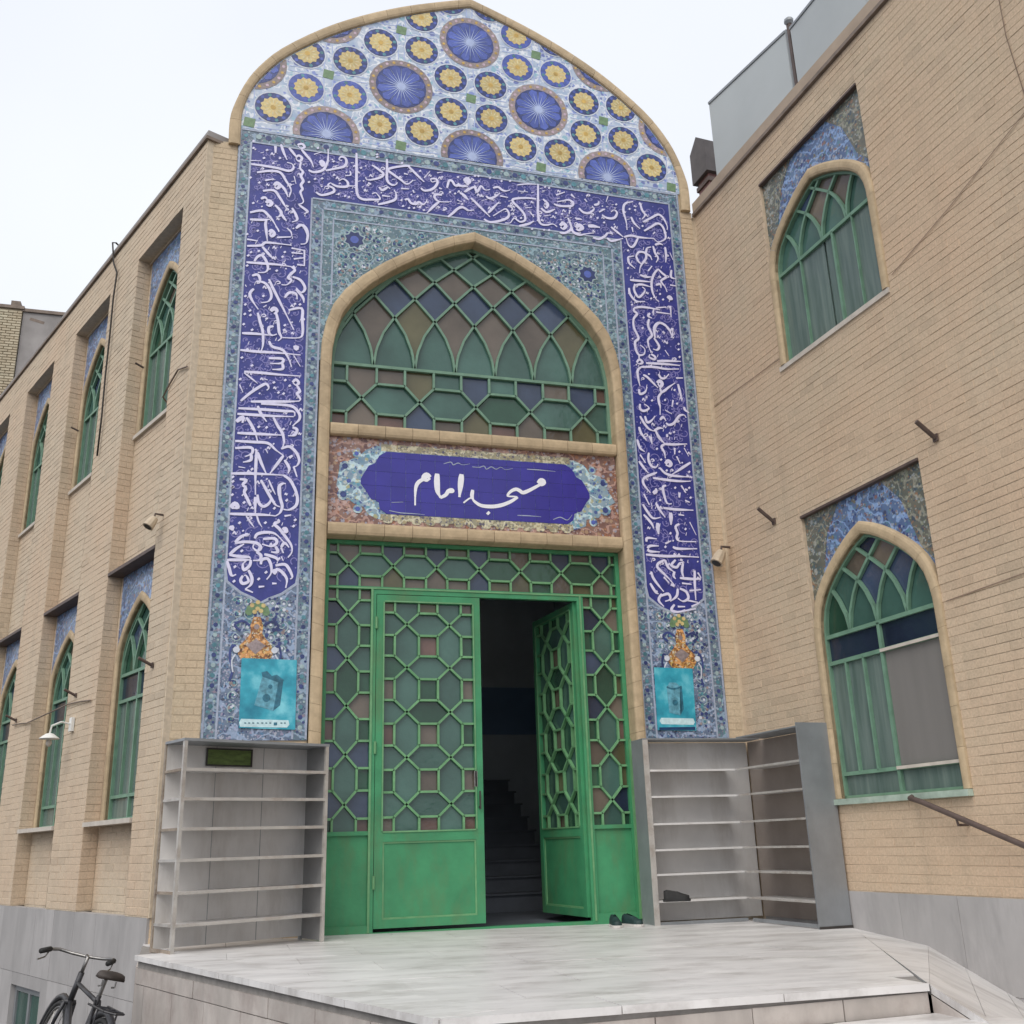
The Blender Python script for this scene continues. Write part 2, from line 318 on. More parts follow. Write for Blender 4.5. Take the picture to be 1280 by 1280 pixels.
        if kind: o['kind'] = kind
        if label: o['label'] = label
        return o
def world_loc(o):
    L = Vector(o.location)
    while o.parent is not None: o = o.parent; L = L + Vector(o.location)
    return L
def clip_poly(sub, clip):
    """convex clip; clip must be counter-clockwise in (u, z)"""
    out = list(sub)
    for i in range(len(clip)):
        a = clip[i]; b = clip[(i+1) % len(clip)]; inp = out; out = []
        if not inp: break
        def side(p): return (b[0]-a[0])*(p[1]-a[1])-(b[1]-a[1])*(p[0]-a[0])
        for j in range(len(inp)):
            p = inp[j-1]; q = inp[j]; sp = side(p); sq = side(q)
            if sq >= 0:
                if sp < 0: t = sp/(sp-sq); out.append((p[0]+(q[0]-p[0])*t, p[1]+(q[1]-p[1])*t))
                out.append(q)
            elif sp >= 0: t = sp/(sp-sq); out.append((p[0]+(q[0]-p[0])*t, p[1]+(q[1]-p[1])*t))
    res = []
    for p in out:
        if not res or math.hypot(p[0]-res[-1][0], p[1]-res[-1][1]) > 1e-4: res.append(p)
    if len(res) > 1 and math.hypot(res[0][0]-res[-1][0], res[0][1]-res[-1][1]) < 1e-4: res.pop()
    return res
def area(p): return abs(sum(p[i-1][0]*p[i][1]-p[i][0]*p[i-1][1] for i in range(len(p))))/2 if len(p) > 2 else 0
def inside(p, poly):
    c = False
    for i in range(len(poly)):
        a = poly[i-1]; b = poly[i]
        if (a[1] > p[1]) != (b[1] > p[1]) and p[0] < (b[0]-a[0])*(p[1]-a[1])/(b[1]-a[1])+a[0]: c = not c
    return c
def clip_line(a, b, poly):
    """part of segment a-b inside a convex ccw polygon"""
    t0, t1 = 0.0, 1.0; d = (b[0]-a[0], b[1]-a[1])
    for i in range(len(poly)):
        p = poly[i]; q = poly[(i+1) % len(poly)]; nx, nz = -(q[1]-p[1]), q[0]-p[0]
        num = nx*(a[0]-p[0])+nz*(a[1]-p[1]); den = nx*d[0]+nz*d[1]
        if abs(den) < 1e-9:
            if num < 0: return None
            continue
        t = -num/den
        if den > 0: t0 = max(t0, t)
        else: t1 = min(t1, t)
    if t0 >= t1: return None
    return (a[0]+d[0]*t0, a[1]+d[1]*t0), (a[0]+d[0]*t1, a[1]+d[1]*t1)
def tag(o, label, cat, group=None, kind=None):
    o['label'] = label; o['category'] = cat
    if group: o['group'] = group
    if kind: o['kind'] = kind
    return o
def thing(name, loc, label, cat, group=None):
    o = bpy.data.objects.new(name, None); COL.objects.link(o); o.location = loc; o.empty_display_size = 0.2
    return tag(o, label, cat, group)
def part_empty(name, parent, label=None):
    o = bpy.data.objects.new(name, None); COL.objects.link(o); o.parent = parent
    if label: o['label'] = label
    return o
def smooth_pts(p, sub=4):
    if len(p) < 3: return p
    out = []
    for i in range(len(p)-1):
        p0 = p[max(0, i-1)]; p1 = p[i]; p2 = p[i+1]; p3 = p[min(len(p)-1, i+2)]
        for k in range(sub):
            t = k/sub
            out.append(tuple(0.5*((2*p1[c])+(-p0[c]+p2[c])*t+(2*p0[c]-5*p1[c]+4*p2[c]-p3[c])*t*t+(-p0[c]+3*p1[c]-3*p2[c]+p3[c])*t**3) for c in (0,1)))
    out.append(p[-1]); return out
ARCHN = [(1,0),(0.995,0.12),(0.973,0.245),(0.93,0.37),(0.86,0.478),(0.75,0.59),(0.604,0.703),(0.45,0.80),(0.295,0.885),(0.15,0.95),(0,1)]
def arch(c, w, zs, za):
    """pointed arch outline from right springing over the apex to the left springing"""
    r = [(c+w*x, zs+(za-zs)*y) for x, y in ARCHN]
    return r + [(2*c-x, z) for x, z in r[-2::-1]]
def arch_shape(c, w, z0, zs, za): return [(c-w, z0), (c+w, z0)] + arch(c, w, zs, za)      # ccw
def brick_field(F, mat, parent, u0, u1, z0, z1, holes=(), off=0.0, bl=0.225, bh=0.068, gap=0.005, th=0.0032, shape=None, loose=None):
    """running bond of proud bricks on a wall plane; holes = rectangles (u0,u1,z0,z1)"""
    mb = MB(); mb.norecalc = True; nr = int(round((z1-z0)/bh)); bh = (z1-z0)/nr; cnt = []
    for r in range(nr):
        a = z0+r*bh; b = a+bh-gap; u = u0-(bl/2 if r % 2 else 0)
        while u < u1:
            s = max(u, u0)+gap*0.5*(u > u0); e = min(u+bl-gap*0.5, u1); u += bl
            segs = [(s, e)]
            for h in holes:
                if b > h[2] and a < h[3]:
                    ns = []
                    for x, y in segs:
                        if y <= h[0] or x >= h[1]: ns.append((x, y)); continue
                        if x < h[0]: ns.append((x, h[0]))
                        if y > h[1]: ns.append((h[1], y))
                    segs = ns
            for x, y in segs:
                if y-x < 0.025: continue
                if shape and not (shape(x, (a+b)/2) and shape(y, (a+b)/2)): continue
                cnt.append((x, y, a, b))
    if loose:
        cnt.sort(key=lambda q: loose(q)); pick = [q for q in cnt if loose(q) < 1e6 and abs((q[1]-q[0])-(bl-gap)) < 0.01][:300]
        pk = set(pick); bm_ = MB(); q = (0, bl-gap, 0, bh-gap)
        G = Fr((0,0,0), F.ang); G.n = F.n
        j = 0.003
        bm_.add([G.P(0,0,0), G.P(bl-gap,0,0), G.P(bl-gap,bh-gap,0), G.P(0,bh-gap,0), G.P(j,j,th), G.P(bl-gap-j,j,th), G.P(bl-gap-j,bh-gap-j,th), G.P(j,bh-gap-j,th)],
                [(4,5,6,7),(0,1,5,4),(1,2,6,5),(2,3,7,6),(3,0,4,7)])
        me = bpy.data.meshes.new('brick'); me.from_pydata([tuple(p) for p in bm_.v], [], bm_.f); me.materials.append(mat)
        L = world_loc(parent)
        for x, y, a, b in pick:
            o = bpy.data.objects.new('brick', me); COL.objects.link(o); o.parent = parent; o.location = F.P(x, a, off+random.uniform(0, 0.0025))-L
        cnt = [q for q in cnt if q not in pk]
    j = 0.002
    for x, y, a, b in cnt:
        t = off+th+random.uniform(-0.0015, 0.002)
        mb.add([F.P(x,a,off), F.P(y,a,off), F.P(y,b,off), F.P(x,b,off), F.P(x+j,a+j,t), F.P(y-j,a+j,t), F.P(y-j,b-j,t), F.P(x+j,b-j,t)],
               [(4,5,6,7),(0,1,5,4),(1,2,6,5),(2,3,7,6),(3,0,4,7)])
    return mb.build('brickwork', mat, parent, kind='stuff')
def wall_rects(F, mb, u0, u1, z0, z1, holes, off, back):
    """solid wall slab with rectangular holes"""
    us = sorted({u0, u1} | {h[0] for h in holes} | {h[1] for h in holes}); zs = sorted({z0, z1} | {h[2] for h in holes} | {h[3] for h in holes})
    us = [u for u in us if u0 <= u <= u1]; zs = [z for z in zs if z0 <= z <= z1]
    for i in range(len(us)-1):
        zr = None
        for j in range(len(zs)-1):
            cu = (us[i]+us[i+1])/2; cz = (zs[j]+zs[j+1])/2
            hole = any(h[0] < cu < h[1] and h[2] < cz < h[3] for h in holes)
            if hole:
                if zr is not None: mb.box(F, us[i], us[i+1], zr, zs[j], back, off); zr = None
            elif zr is None: zr = zs[j]
        if zr is not None: mb.box(F, us[i], us[i+1], zr, zs[-1], back, off)
def rim_ring(F, inner, outer, off_back, off_front, parent, mat, name='arch_stone', seg=0.24, gap=0.004, bull=0.5):
    """stones around an arch: each stone its own part, rounded face"""
    n = len(inner); d = [0.0]
    for i in range(1, n): d.append(d[-1]+math.hypot(inner[i][0]-inner[i-1][0], inner[i][1]-inner[i-1][1]))
    def at(t):
        t = min(max(t, 0), d[-1])
        for i in range(1, n):
            if t <= d[i]+1e-9:
                k = (t-d[i-1])/((d[i]-d[i-1]) or 1)
                return tuple((a[0]+(b[0]-a[0])*k, a[1]+(b[1]-a[1])*k) for a, b in ((inner[i-1], inner[i]), (outer[i-1], outer[i])))
    N = max(1, round(d[-1]/seg)); L = d[-1]/N
    for s in range(N):
        a, b = s*L+gap/2, (s+1)*L-gap/2; ts = [a]+[x for x in d if a+.01 < x < b-.01]+[b]
        mb = MB(); prof = [(0, 0.0), (0.06, 0.6), (0.25, 0.93), (0.5, 1.0), (0.75, 0.93), (0.94, 0.6), (1, 0.0)]
        rows = []
        for t in ts:
            (pi, po) = at(t); row = [F.P(pi[0], pi[1], off_back)]
            for k, h in prof:
                row.append(F.P(pi[0]+(po[0]-pi[0])*k, pi[1]+(po[1]-pi[1])*k, off_front-(1-h)*bull*0.05))
            row.append(F.P(po[0], po[1], off_back)); rows.append(row)
        k = len(rows[0]); pts = [p for r in rows for p in r]
        fs = [(i*k+j, i*k+j+1, (i+1)*k+j+1, (i+1)*k+j) for i in range(len(rows)-1) for j in range(k-1)]
        fs += [tuple(range(k)), tuple((len(rows)-1)*k+j for j in range(k-1, -1, -1))]
        mb.add(pts, fs); mb.build(name, mat, parent)
def rim_bar(F, a, b, wid, off_back, off_front, parent, mat, name, seg=0.24):
    """a straight rounded moulding from a to b (wid to its left)"""
    dx, dz = b[0]-a[0], b[1]-a[1]; q = math.hypot(dx, dz); nx, nz = -dz/q*wid, dx/q*wid
    rim_ring(F, [a, b], [(a[0]+nx, a[1]+nz), (b[0]+nx, b[1]+nz)], off_back, off_front, parent, mat, name, seg)

def pane_mesh(F, c, off, mat, parent):
    """one pane, sitting very slightly askew in its putty"""
    cu = sum(p[0] for p in c)/len(c); cz = sum(p[1] for p in c)/len(c); a = random.uniform(-.025,.025); b = random.uniform(-.025,.025); n = len(c); mb = MB()
    mb.add([F.P(u, z, off-0.006) for u, z in c]+[F.P(u, z, off+a*(u-cu)+b*(z-cz)) for u, z in c], [list(range(n, 2*n)), list(range(n-1, -1, -1))]+[[i, (i+1) % n, n+(i+1) % n, n+i] for i in range(n)])
    return mb.build('pane', mat, parent)
def lattice(F, rect, xs, zs, a, b, off, bar_mb, parent, pane_cols, bw=0.026, bd=0.03, glass_off=-0.02, clipshape=None, special=None, colf=None):
    """the screen pattern: crossings at (xs, zs), long hexagons between them, small squares in the cells; panes are parts"""
    clip = clipshape or [(rect[0],rect[2]),(rect[1],rect[2]),(rect[1],rect[3]),(rect[0],rect[3])]
    seg = []
    def sg(p, q):
        r = clip_line(p, q, clip)
        if r and math.hypot(r[0][0]-r[1][0], r[0][1]-r[1][1]) > 0.008: seg.append(r)
    dx = xs[1]-xs[0] if len(xs) > 1 else 9; dz = zs[1]-zs[0] if len(zs) > 1 else 9
    X = [xs[0]-dx]+list(xs)+[xs[-1]+dx]; Z = [zs[0]-dz]+list(zs)+[zs[-1]+dz]
    panes = []
    for i, x in enumerate(X):
        for j, z in enumerate(Z):
            for sx in (-1, 1):
                for sz in (-1, 1): sg((x, z), (x+sx*a, z+sz*b))
            if i < len(X)-1:
                x2 = X[i+1]
                for sz in (-1, 1): sg((x+a, z+sz*b), (x2-a, z+sz*b))
                panes.append(('h', i, j, [(x,z),(x+a,z-b),(x2-a,z-b),(x2,z),(x2-a,z+b),(x+a,z+b)]))
            if j < len(Z)-1:
                z2 = Z[j+1]
                for sx in (-1, 1): sg((x+sx*a, z+b), (x+sx*a, z2-b))
                panes.append(('v', i, j, [(x,z),(x+a,z+b),(x+a,z2-b),(x,z2),(x-a,z2-b),(x-a,z+b)]))
            if i < len(X)-1 and j < len(Z)-1:
                x2 = X[i+1]; z2 = Z[j+1]
                panes.append(('s', i, j, [(x+a,z+b),(x2-a,z+b),(x2-a,z2-b),(x+a,z2-b)]))
    up = F.n
    for p, q in seg: bar_mb.bar(F.P(p[0], p[1], off), F.P(q[0], q[1], off), bd, bw, up=F.n.cross((F.P(q[0],q[1],0)-F.P(p[0],p[1],0)).normalized()))
    for kd, i, j, pl in panes:
        c = clip_poly(pl, clip)
        if area(c) < 0.0009: continue
        cu = sum(p[0] for p in c)/len(c); cz = sum(p[1] for p in c)/len(c)
        mat = colf(kd, i, j, cu, cz) if colf else random.choice(pane_cols)
        pane_mesh(F, c, off+glass_off, mat, parent)
def tracery(F, springs, base, dh, f, shape, off, bar_mb, parent, colf, bw=0.028, bd=0.03, glass_off=-0.02, hmax=2.0):
    """interlaced pointed arches rising from a row of springing points, clipped by a convex shape"""
    H = [hmax*k/60 for k in range(61)]
    def inv(t):
        for k in range(1, 61):
            if f(H[k]) >= t: 
                a = f(H[k-1]); b = f(H[k]); return H[k-1]+(H[k]-H[k-1])*((t-a)/((b-a) or 1))
        return None
    n = len(springs)
    for k in range(n):
        for sg in (-1, 1):
            pts = [(springs[k]+sg*f(h), base+h) for h in H]
            for p, q in zip(pts[:-1:2], pts[2::2]):
                r = clip_line(p, q, shape)
                if r and math.hypot(r[0][0]-r[1][0], r[0][1]-r[1][1]) > 0.006:
                    bar_mb.bar(F.P(r[0][0], r[0][1], off), F.P(r[1][0], r[1][1], off), bd, bw, up=F.n.cross((F.P(q[0],q[1],0)-F.P(p[0],p[1],0)).normalized()))
    sp = springs[1]-springs[0]
    S2 = {k: springs[0]+k*sp for k in range(-2, n+2)}
    for k in range(-2, n+1):
        for m in range(k, n+1):
            def edge(kind, idx, h0, h1, N=8):
                return [(S2[idx]+(f(h0+(h1-h0)*i/N) if kind == 'R' else -f(h0+(h1-h0)*i/N)), base+h0+(h1-h0)*i/N) for i in range(N+1)]
            def hh(i, j): return inv((S2[j]-S2[i])/2) if j > i else 0.0
            if m+1 not in S2 or k+1 not in S2: continue
            top = hh(k, m+1); left = hh(k, m); right = hh(k+1, m+1); bot = hh(k+1, m) if m > k else None
            if top is None or left is None or right is None: continue
            pl = []
            if m == k: pl = edge('L', k+1, 0, top)[:-1] + edge('R', k, top, 0)[:-1] + [(S2[k], base)]
            else: pl = edge('L', m+1, right, top)[:-1] + edge('R', k, top, left)[:-1] + edge('L', m, left, bot)[:-1] + edge('R', k+1, bot, right)[:-1]
            c = clip_poly(pl, shape)
            if area(c) < 0.0015: continue
            cu = sum(p[0] for p in c)/len(c); cz = sum(p[1] for p in c)/len(c)
            pane_mesh(F, c, off+glass_off, colf(m-k, k, cu, cz), parent)
# ------------------------------------------------------------------ ground, platform, ramp (the setting)
STREET = -1.0
gm = MB(); gm.poly(Fr((0,0,0),0).setn(1), [], 0) if False else gm.add([(-160,-160,STREET),(160,-160,STREET),(160,160,STREET),(-160,160,STREET)], [(0,1,2,3)])
g = gm.build('ground', ASPH); g['kind'] = 'structure'
def zf(x): return -0.012*(x+1.4)
# raised marble landing in front of the door
PLAT = [(-2.80,-0.95),(-1.36,-4.55),(1.12,-4.43),(2.775,-1.30),(2.66,0.14),(-2.84,0.14)]
pr = bpy.data.objects.new('landing', None); COL.objects.link(pr); pr['kind'] = 'structure'; pr.location = (0,-2,STREET)
mb = MB()
n = len(PLAT); top = [(x,y,zf(x)-0.006) for x,y in PLAT]; bot = [(x,y,STREET) for x,y in PLAT]
mb.add(top+bot, [list(range(n)), [n+i for i in range(n-1,-1,-1)]]+[[i,n+i,n+(i+1)%n,(i+1)%n] for i in range(n)])
mb.build('core', JOINT, pr)
def slab(poly, parent, name, mat, th=0.03, dz=0.0, zfn=zf, gap=0.002):
    cx = sum(p[0] for p in poly)/len(poly); cy = sum(p[1] for p in poly)/len(poly)
    q = []
    for x, y in poly:
        d = math.hypot(x-cx, y-cy) or 1; q.append((x-(x-cx)/d*gap*1.4, y-(y-cy)/d*gap*1.4))
    n = len(q); mb = MB(); t = dz+random.uniform(-0.0012, 0.0012)
    P = [(x,y,zfn(x)+t) for x,y in q]+[(x,y,zfn(x)+t-th) for x,y in q]
    mb.add(P, [list(range(n)), [n+i for i in range(n-1,-1,-1)]]+[[i,n+i,n+(i+1)%n,(i+1)%n] for i in range(n)])
    return mb.build(name, mat, parent)
def inset(poly, d):
    out = poly
    c = None
    res = list(poly)
    for i in range(len(poly)):
        a = poly[i]; b = poly[(i+1) % len(poly)]; L = math.hypot(b[0]-a[0], b[1]-a[1]); nx, ny = -(b[1]-a[1])/L*d, (b[0]-a[0])/L*d
        a2 = (a[0]+nx, a[1]+ny); b2 = (b[0]+nx, b[1]+ny)
        if i in (0, 1): res = halfclip(res, a2, b2)
    return res
def halfclip(poly, a, b):
    out = []
    def side(p): return (b[0]-a[0])*(p[1]-a[1])-(b[1]-a[1])*(p[0]-a[0])
    for j in range(len(poly)):
        p = poly[j-1]; q = poly[j]; sp = side(p); sq = side(q)
        if sq >= 0:
            if sp < 0: t = sp/(sp-sq); out.append((p[0]+(q[0]-p[0])*t, p[1]+(q[1]-p[1])*t))
            out.append(q)
        elif sp >= 0: t = sp/(sp-sq); out.append((p[0]+(q[0]-p[0])*t, p[1]+(q[1]-p[1])*t))
    return out
core = inset(PLAT, 0.30)
for iy in range(10):
    for ix in range(-1, 8):
        x0 = -3.1+ix*0.90+(0.45 if iy % 2 else 0); y0 = -4.62+0.0+iy*0.50
        c = clip_poly([(x0,y0),(x0+0.90,y0),(x0+0.90,y0+0.50),(x0,y0+0.50)], core)
        if area(c) > 0.004: slab(c, pr, 'marble_slab', MARB, gap=0.0016)
# nosing stones along the three open edges, 3 cm over the riser
for e in (0, 1):
    a = Vector((*PLAT[e], 0)); b = Vector((*PLAT[e+1], 0)); d = (b-a).normalized(); nrm = Vector((d.y, -d.x, 0)); L = (b-a).length
    N = max(2, round(L/0.78))
    for k in range(N):
        p = a+d*(L*k/N); q = a+d*(L*(k+1)/N)
        poly = [p+nrm*0.03, q+nrm*0.03, q-nrm*0.30, p-nrm*0.30]
        c = clip_poly([(v.x, v.y) for v in poly], [(v[0], v[1]) for v in [tuple(a+nrm*.035), tuple(b+nrm*.035), (3.2,1), (-3.4,1)]]) if False else [(v.x, v.y) for v in poly]
        if e != 1: c = clip_poly(c, [(-4,-4.665),(4,-4.39),(4,0.14),(-4,0.14)])
        if e == 2: c = clip_poly(c, [(-4,-9),(2.66,-9),(2.86,-2.15),(2.66,0.14),(-4,0.14)])
        elif e == 1:
            c = clip_poly(c, [(-1.38,-4.60),(1.13,-4.48),(1.29,-4.11),(-1.23,-4.24)])
        if area(c) > 0.003: slab(c, pr, 'nosing_stone', MARB, th=0.034, dz=0.003, gap=0.002)
# cladding of the left flank and the front riser
def clad(a, b, ztop, zbot, width, rows, name, mat, parent, off=0.012):
    a = Vector((*a, 0)); b = Vector((*b, 0)); d = (b-a).normalized(); nrm = Vector((d.y, -d.x, 0)); L = (b-a).length; N = max(1, round(L/width))
    F = Fr((a.x, a.y, 0), math.atan2(d.y, d.x)); F.n = nrm
    zs = [ztop-(ztop-zbot)*r for r in rows]
    for k in range(N):
        for r in range(len(zs)-1):
            sh = 0 if r % 2 == 0 else L/N*0.35
            u0 = L*k/N+sh; u1 = min(L*(k+1)/N+sh, L)
            if k == 0 and sh: mb = MB(); mb.box(F, 0.002, sh-0.003, zs[r+1]+0.003, zs[r]-0.003, 0.0005, off); mb.build(name, mat, parent)
            if u1-u0 < .02: continue
            mb = MB(); mb.box(F, u0+0.003, u1-0.003, zs[r+1]+0.003, zs[r]-0.003, 0.0005, off+random.uniform(-.002,.002)); mb.build(name, mat, parent)
clad(PLAT[0], PLAT[1], -0.065, STREET, 0.55, (0, 0.11, 0.62, 1.0), 'cladding_stone', STONE2, pr)
clad(PLAT[1], PLAT[2], -0.066, -0.165, 0.46, (0, 1.0), 'riser_stone', STONE2, pr)
clad((-3.9,-0.0) if False else PLAT[5], PLAT[0], -0.06, STREET, 0.5, (0, 0.5, 1.0), 'cladding_stone', STONE2, pr)
# lower tread in front
st = bpy.data.objects.new('step', None); COL.objects.link(st); st['kind'] = 'structure'; st.location = (0,-5,STREET)
tr = [(-1.36,-5.35),(1.85,-5.35),(1.15,-4.45),(-1.35,-4.57)]
mb = MB(); n = len(tr)
mb.add([(x,y,-0.19) for x,y in tr]+[(x,y,STREET) for x,y in tr], [list(range(n)), [n+i for i in range(n-1,-1,-1)]]+[[i,n+i,n+(i+1)%n,(i+1)%n] for i in range(n)]); mb.build('core', JOINT, st)
for k in range(6):
    x0 = -1.32+k*0.62; c = clip_poly([(x0,-5.38),(x0+0.62,-5.38),(x0+0.62,-4.3),(x0,-4.3)], [(-1.36,-5.38),(1.82,-5.38),(1.14,-4.46),(-1.34,-4.58)])
    if area(c) > .01: slab(c, st, 'tread_stone', MARB, th=0.03, dz=0, zfn=lambda x: -0.16)
# ramp sloping down along the right wall
rp = bpy.data.objects.new('ramp', None); COL.objects.link(rp); rp['kind'] = 'structure'; rp.location = (2,-3.5,STREET)
A = Vector((1.13,-4.45,zf(1.1)-0.004)); B = Vector((2.845,-2.149,-0.125)); D = Vector((2.911,-2.977,-0.413)); dn = (D-B)
TRI = [Vector((2.775,-1.30,zf(2.775)-.003)), A]
for k in range(4):
    p, q = B+(TRI[0]-B)*(k/4), B+(TRI[0]-B)*((k+1)/4); P = [A, p, q]; cen = sum(P, Vector())/3; P = [v+(cen-v).normalized()*0.003 for v in P]
    mb = MB(); mb.add(P+[v-Vector((0,0,.05)) for v in P], [(0,1,2),(5,4,3),(0,3,4,1),(1,4,5,2),(2,5,3,0)]); mb.build('paving_stone', MARB, rp)
rows = 7
for r in range(rows):
    for k in range(4):
        p = A+(B-A)*(k/4); q = A+(B-A)*((k+1)/4)
        a0 = r*0.42; a1 = a0+0.42
        P = [p+dn*a0, q+dn*a0, q+dn*a1, p+dn*a1]; cen = sum(P, Vector())/4
        P = [v+(cen-v).normalized()*0.0035 for v in P]; t = random.uniform(-.001,.001); up = Vector((0,0,1))
        mb = MB(); mb.add([v+up*t for v in P]+[v-up*0.04 for v in P], [(0,1,2,3),(7,6,5,4)]+[(i,i+4,(i+1)%4+4,(i+1)%4) for i in range(4)]); mb.build('paving_stone', MARB, rp)
mb = MB(); e = dn*rows*0.42; P = [A-Vector((0,0,.045)), B-Vector((0,0,.045)), B+e-Vector((0,0,.045)), A+e-Vector((0,0,.045))]
mb.add(P+[Vector((v.x, v.y, STREET-0.3)) for v in P], [(0,1,2,3),(7,6,5,4)]+[(i,i+4,(i+1)%4+4,(i+1)%4) for i in range(4)]); mb.build('core', STONE2, rp)

# ------------------------------------------------------------------ the tiled portal
portal = thing('entrance_portal', (0,0.3,STREET), 'tall pointed entrance portal faced in blue calligraphy tiles and medallions', 'portal')
BIG_I = [(2.50,7.70),(2.505,7.95),(2.495,8.15),(2.42,8.42),(2.29,8.66),(2.06,8.95),(1.64,9.30),(1.23,9.565),(.78,9.80),(.34,9.985),(0.0,10.105)]
BIG_O = [(2.62,7.70),(2.625,7.95),(2.60,8.15),(2.50,8.47),(2.365,8.73),(2.13,9.03),(1.70,9.40),(1.27,9.68),(.80,9.92),(.35,10.10),(0.0,10.225)]
def sm(p, x0=0.02): 
    p = smooth_pts(p, 3); return [(x+x0 if i < len(p) else x, z) for i, (x, z) in enumerate(p)]
def mirror(p, x0=0.02):
    r = smooth_pts(p, 3); return [(x0+x, z) for x, z in r]+[(x0-x, z) for x, z in r[-2::-1]]
bi, bo = mirror(BIG_I), mirror(BIG_O)
OI = arch(0.01, 1.49, 5.25, 6.885); OO = arch(0.01, 1.60, 5.32, 7.015)
mb = MB()
mb.prism(PF, bi, -0.42, -0.014)                                            # gable behind the tympanum
for s in (-1, 1):
    h = [(0.01+(x-0.01)*s*(1 if True else 1), z) for x, z in OO[:len(OO)//2+1]]
    x1 = -2.82 if s < 0 else 2.66
    pl = [(x1, 5.32)] + [(0.01+s*abs(x-0.01), z) for x, z in OO[:len(OO)//2+1]] + [(0.01, 7.70), (x1, 7.70)]
    mb.prism(PF, pl, -0.72, -0.014)
mb.box(PF, -2.82, -1.60, STREET, 5.32, -0.72, -0.014); mb.box(PF, 1.60, 2.95, STREET, 5.32, -0.72, -0.014); mb.box(PF, 2.66, 2.95, 5.32, 7.60, -0.72, -0.014)
mb.box(PF, -2.82, -2.52, 7.70, 7.74, -0.72, -0.02)
mb.build('masonry', MORT_P, portal)
brick_field(PF, BR_P, portal, -2.82, -2.505, 0.0, 7.72, off=-0.014, bl=0.17)
brick_field(PF, BR_P, portal, 2.505, 2.655, 0.0, 7.68, off=-0.014, bl=0.17)
brick_field(PF, BR_P, portal, -2.50, -1.61, 0.0, 1.60, off=-0.014)
brick_field(PF, BR_P, portal, 1.61, 2.50, 0.0, 1.60, off=-0.014)
rim_ring(PF, bi, bo, -0.40, 0.035, portal, RIM, 'gable_stone', 0.30, 0.003)
# glazed fields
def field(name, pts, mat, off=0.0, parent=portal, th=0.013):
    mb = MB(); mb.prism(PF, pts, off-th, off); return mb.build(name, mat, parent)
ty = [(-2.48,7.93),(2.52,7.93)]+[p for p in bi if p[1] > 7.94]
tymp = field('tympanum', ty, TYMP)
X1, X2, X3 = 2.38, 1.72, 1.60
field('border_tiles', [(-2.50,1.61),(-X1,1.61),(-X1,7.93),(-2.50,7.93)], BORD); field('border_tiles', [(X1,1.61),(2.50,1.61),(2.50,7.93),(X1,7.93)], BORD)
field('border_tiles', [(-X1,7.76),(X1,7.76),(X1,7.93),(-X1,7.93)], BORD)
field('border_tiles', [(-X2,1.61),(-X3,1.61),(-X3,7.19),(-X2,7.19)], BORD); field('border_tiles', [(X3,1.61),(X2,1.61),(X2,7.19),(X3,7.19)], BORD)
field('border_tiles', [(-X3,7.06),(X3,7.06),(X3,7.19),(-X3,7.19)], BORD)
band = field('inscription_band', [(-X2,7.19),(X2,7.19),(X2,7.76),(-X2,7.76)], BLUE)
for s in (-1, 1):
    c = s*(X1+X2)/2; hw = (X1-X2)/2
    foot = [(c-hw,3.16),(c-hw*0.93,3.02),(c-hw*0.55,2.92),(c-hw*0.2,2.87),(c,2.83),(c+hw*0.2,2.87),(c+hw*0.55,2.92),(c+hw*0.93,3.02),(c+hw,3.16)]
    field('inscription_band', foot+[(c+hw,7.76),(c-hw,7.76)], BLUE)
    field('foot_panel', [(c-hw,1.61),(c+hw,1.61)]+foot[::-1], TEALB)
    mb = MB(); mb.ribbon(PF, foot, 0.024, 0.003); mb.build('pale_line', PALE, portal)
    half = [(0.01+s*abs(x-0.01), z) for x, z in OO[:len(OO)//2+1]]
    field('spandrel', [(s*X3,5.32)]+[(p[0]-(0.01 if 0 else 0), p[1]) for p in half if abs(p[0]) < 1.6]+[(0.01,7.06),(s*X3,7.06)], TEAL)
mb = MB()
for s in (-1, 1):
    for x in (2.485, 2.372, 1.728, 1.612):
        mb.box(PF, s*x-0.009, s*x+0.009, 1.62, 7.93 if x > 2.4 else (7.768 if x > 2 else (7.182 if x > 1.7 else 7.05)), 0.001, 0.005)
    mb.box(PF, s*1.50-0.008, s*1.50+0.008, 5.95, 6.96, 0.001, 0.005)
for z, w in ((7.912,2.48),(7.768,2.36),(7.182,1.72),(7.07,1.60)): mb.box(PF, -w, w, z-0.009, z+0.009, 0.0015, 0.0055)
mb.box(PF, -1.5, 1.5, 6.955, 6.971, 0.001, 0.005)
mb.build('pale_line', PALE, portal, kind='stuff')
# border repeat: little palmettes
mb = MB(); mb2 = MB(); mb3 = MB()
def palm(u, z, r):
    mb.add([PF.P(u-r,z,.003),PF.P(u,z-r,.003),PF.P(u+r,z,.003),PF.P(u,z+r,.003)], [(0,1,2,3)])
k = 0; z = 1.72
while z < 7.85:
    for s in (-1, 1):
        for x, r in ((2.43, 0.026), (1.665, 0.026)):
            if x < 2 and z > 7.1: continue
            (mb, mb2, mb3)[k % 3].disc(PF, (s*x, z), r*.8, 0.003, 8)
            (mb2, mb3, mb)[k % 3].disc(PF, (s*x+0.028*(-1)**k, z+0.045), 0.012, 0.003, 6)
    z += 0.09; k += 1
x = -2.3
while x < 2.3:
    (mb, mb2, mb3)[k % 3].disc(PF, (x, 7.845), 0.032, 0.003, 8); (mb2, mb3, mb)[k % 3].disc(PF, (x+0.05, 7.87 if k % 2 else 7.82), 0.014, 0.003, 6)
    if abs(x) < 1.55: (mb, mb2, mb3)[k % 3].disc(PF, (x, 7.125), 0.024, 0.003, 8)
    x += 0.1; k += 1
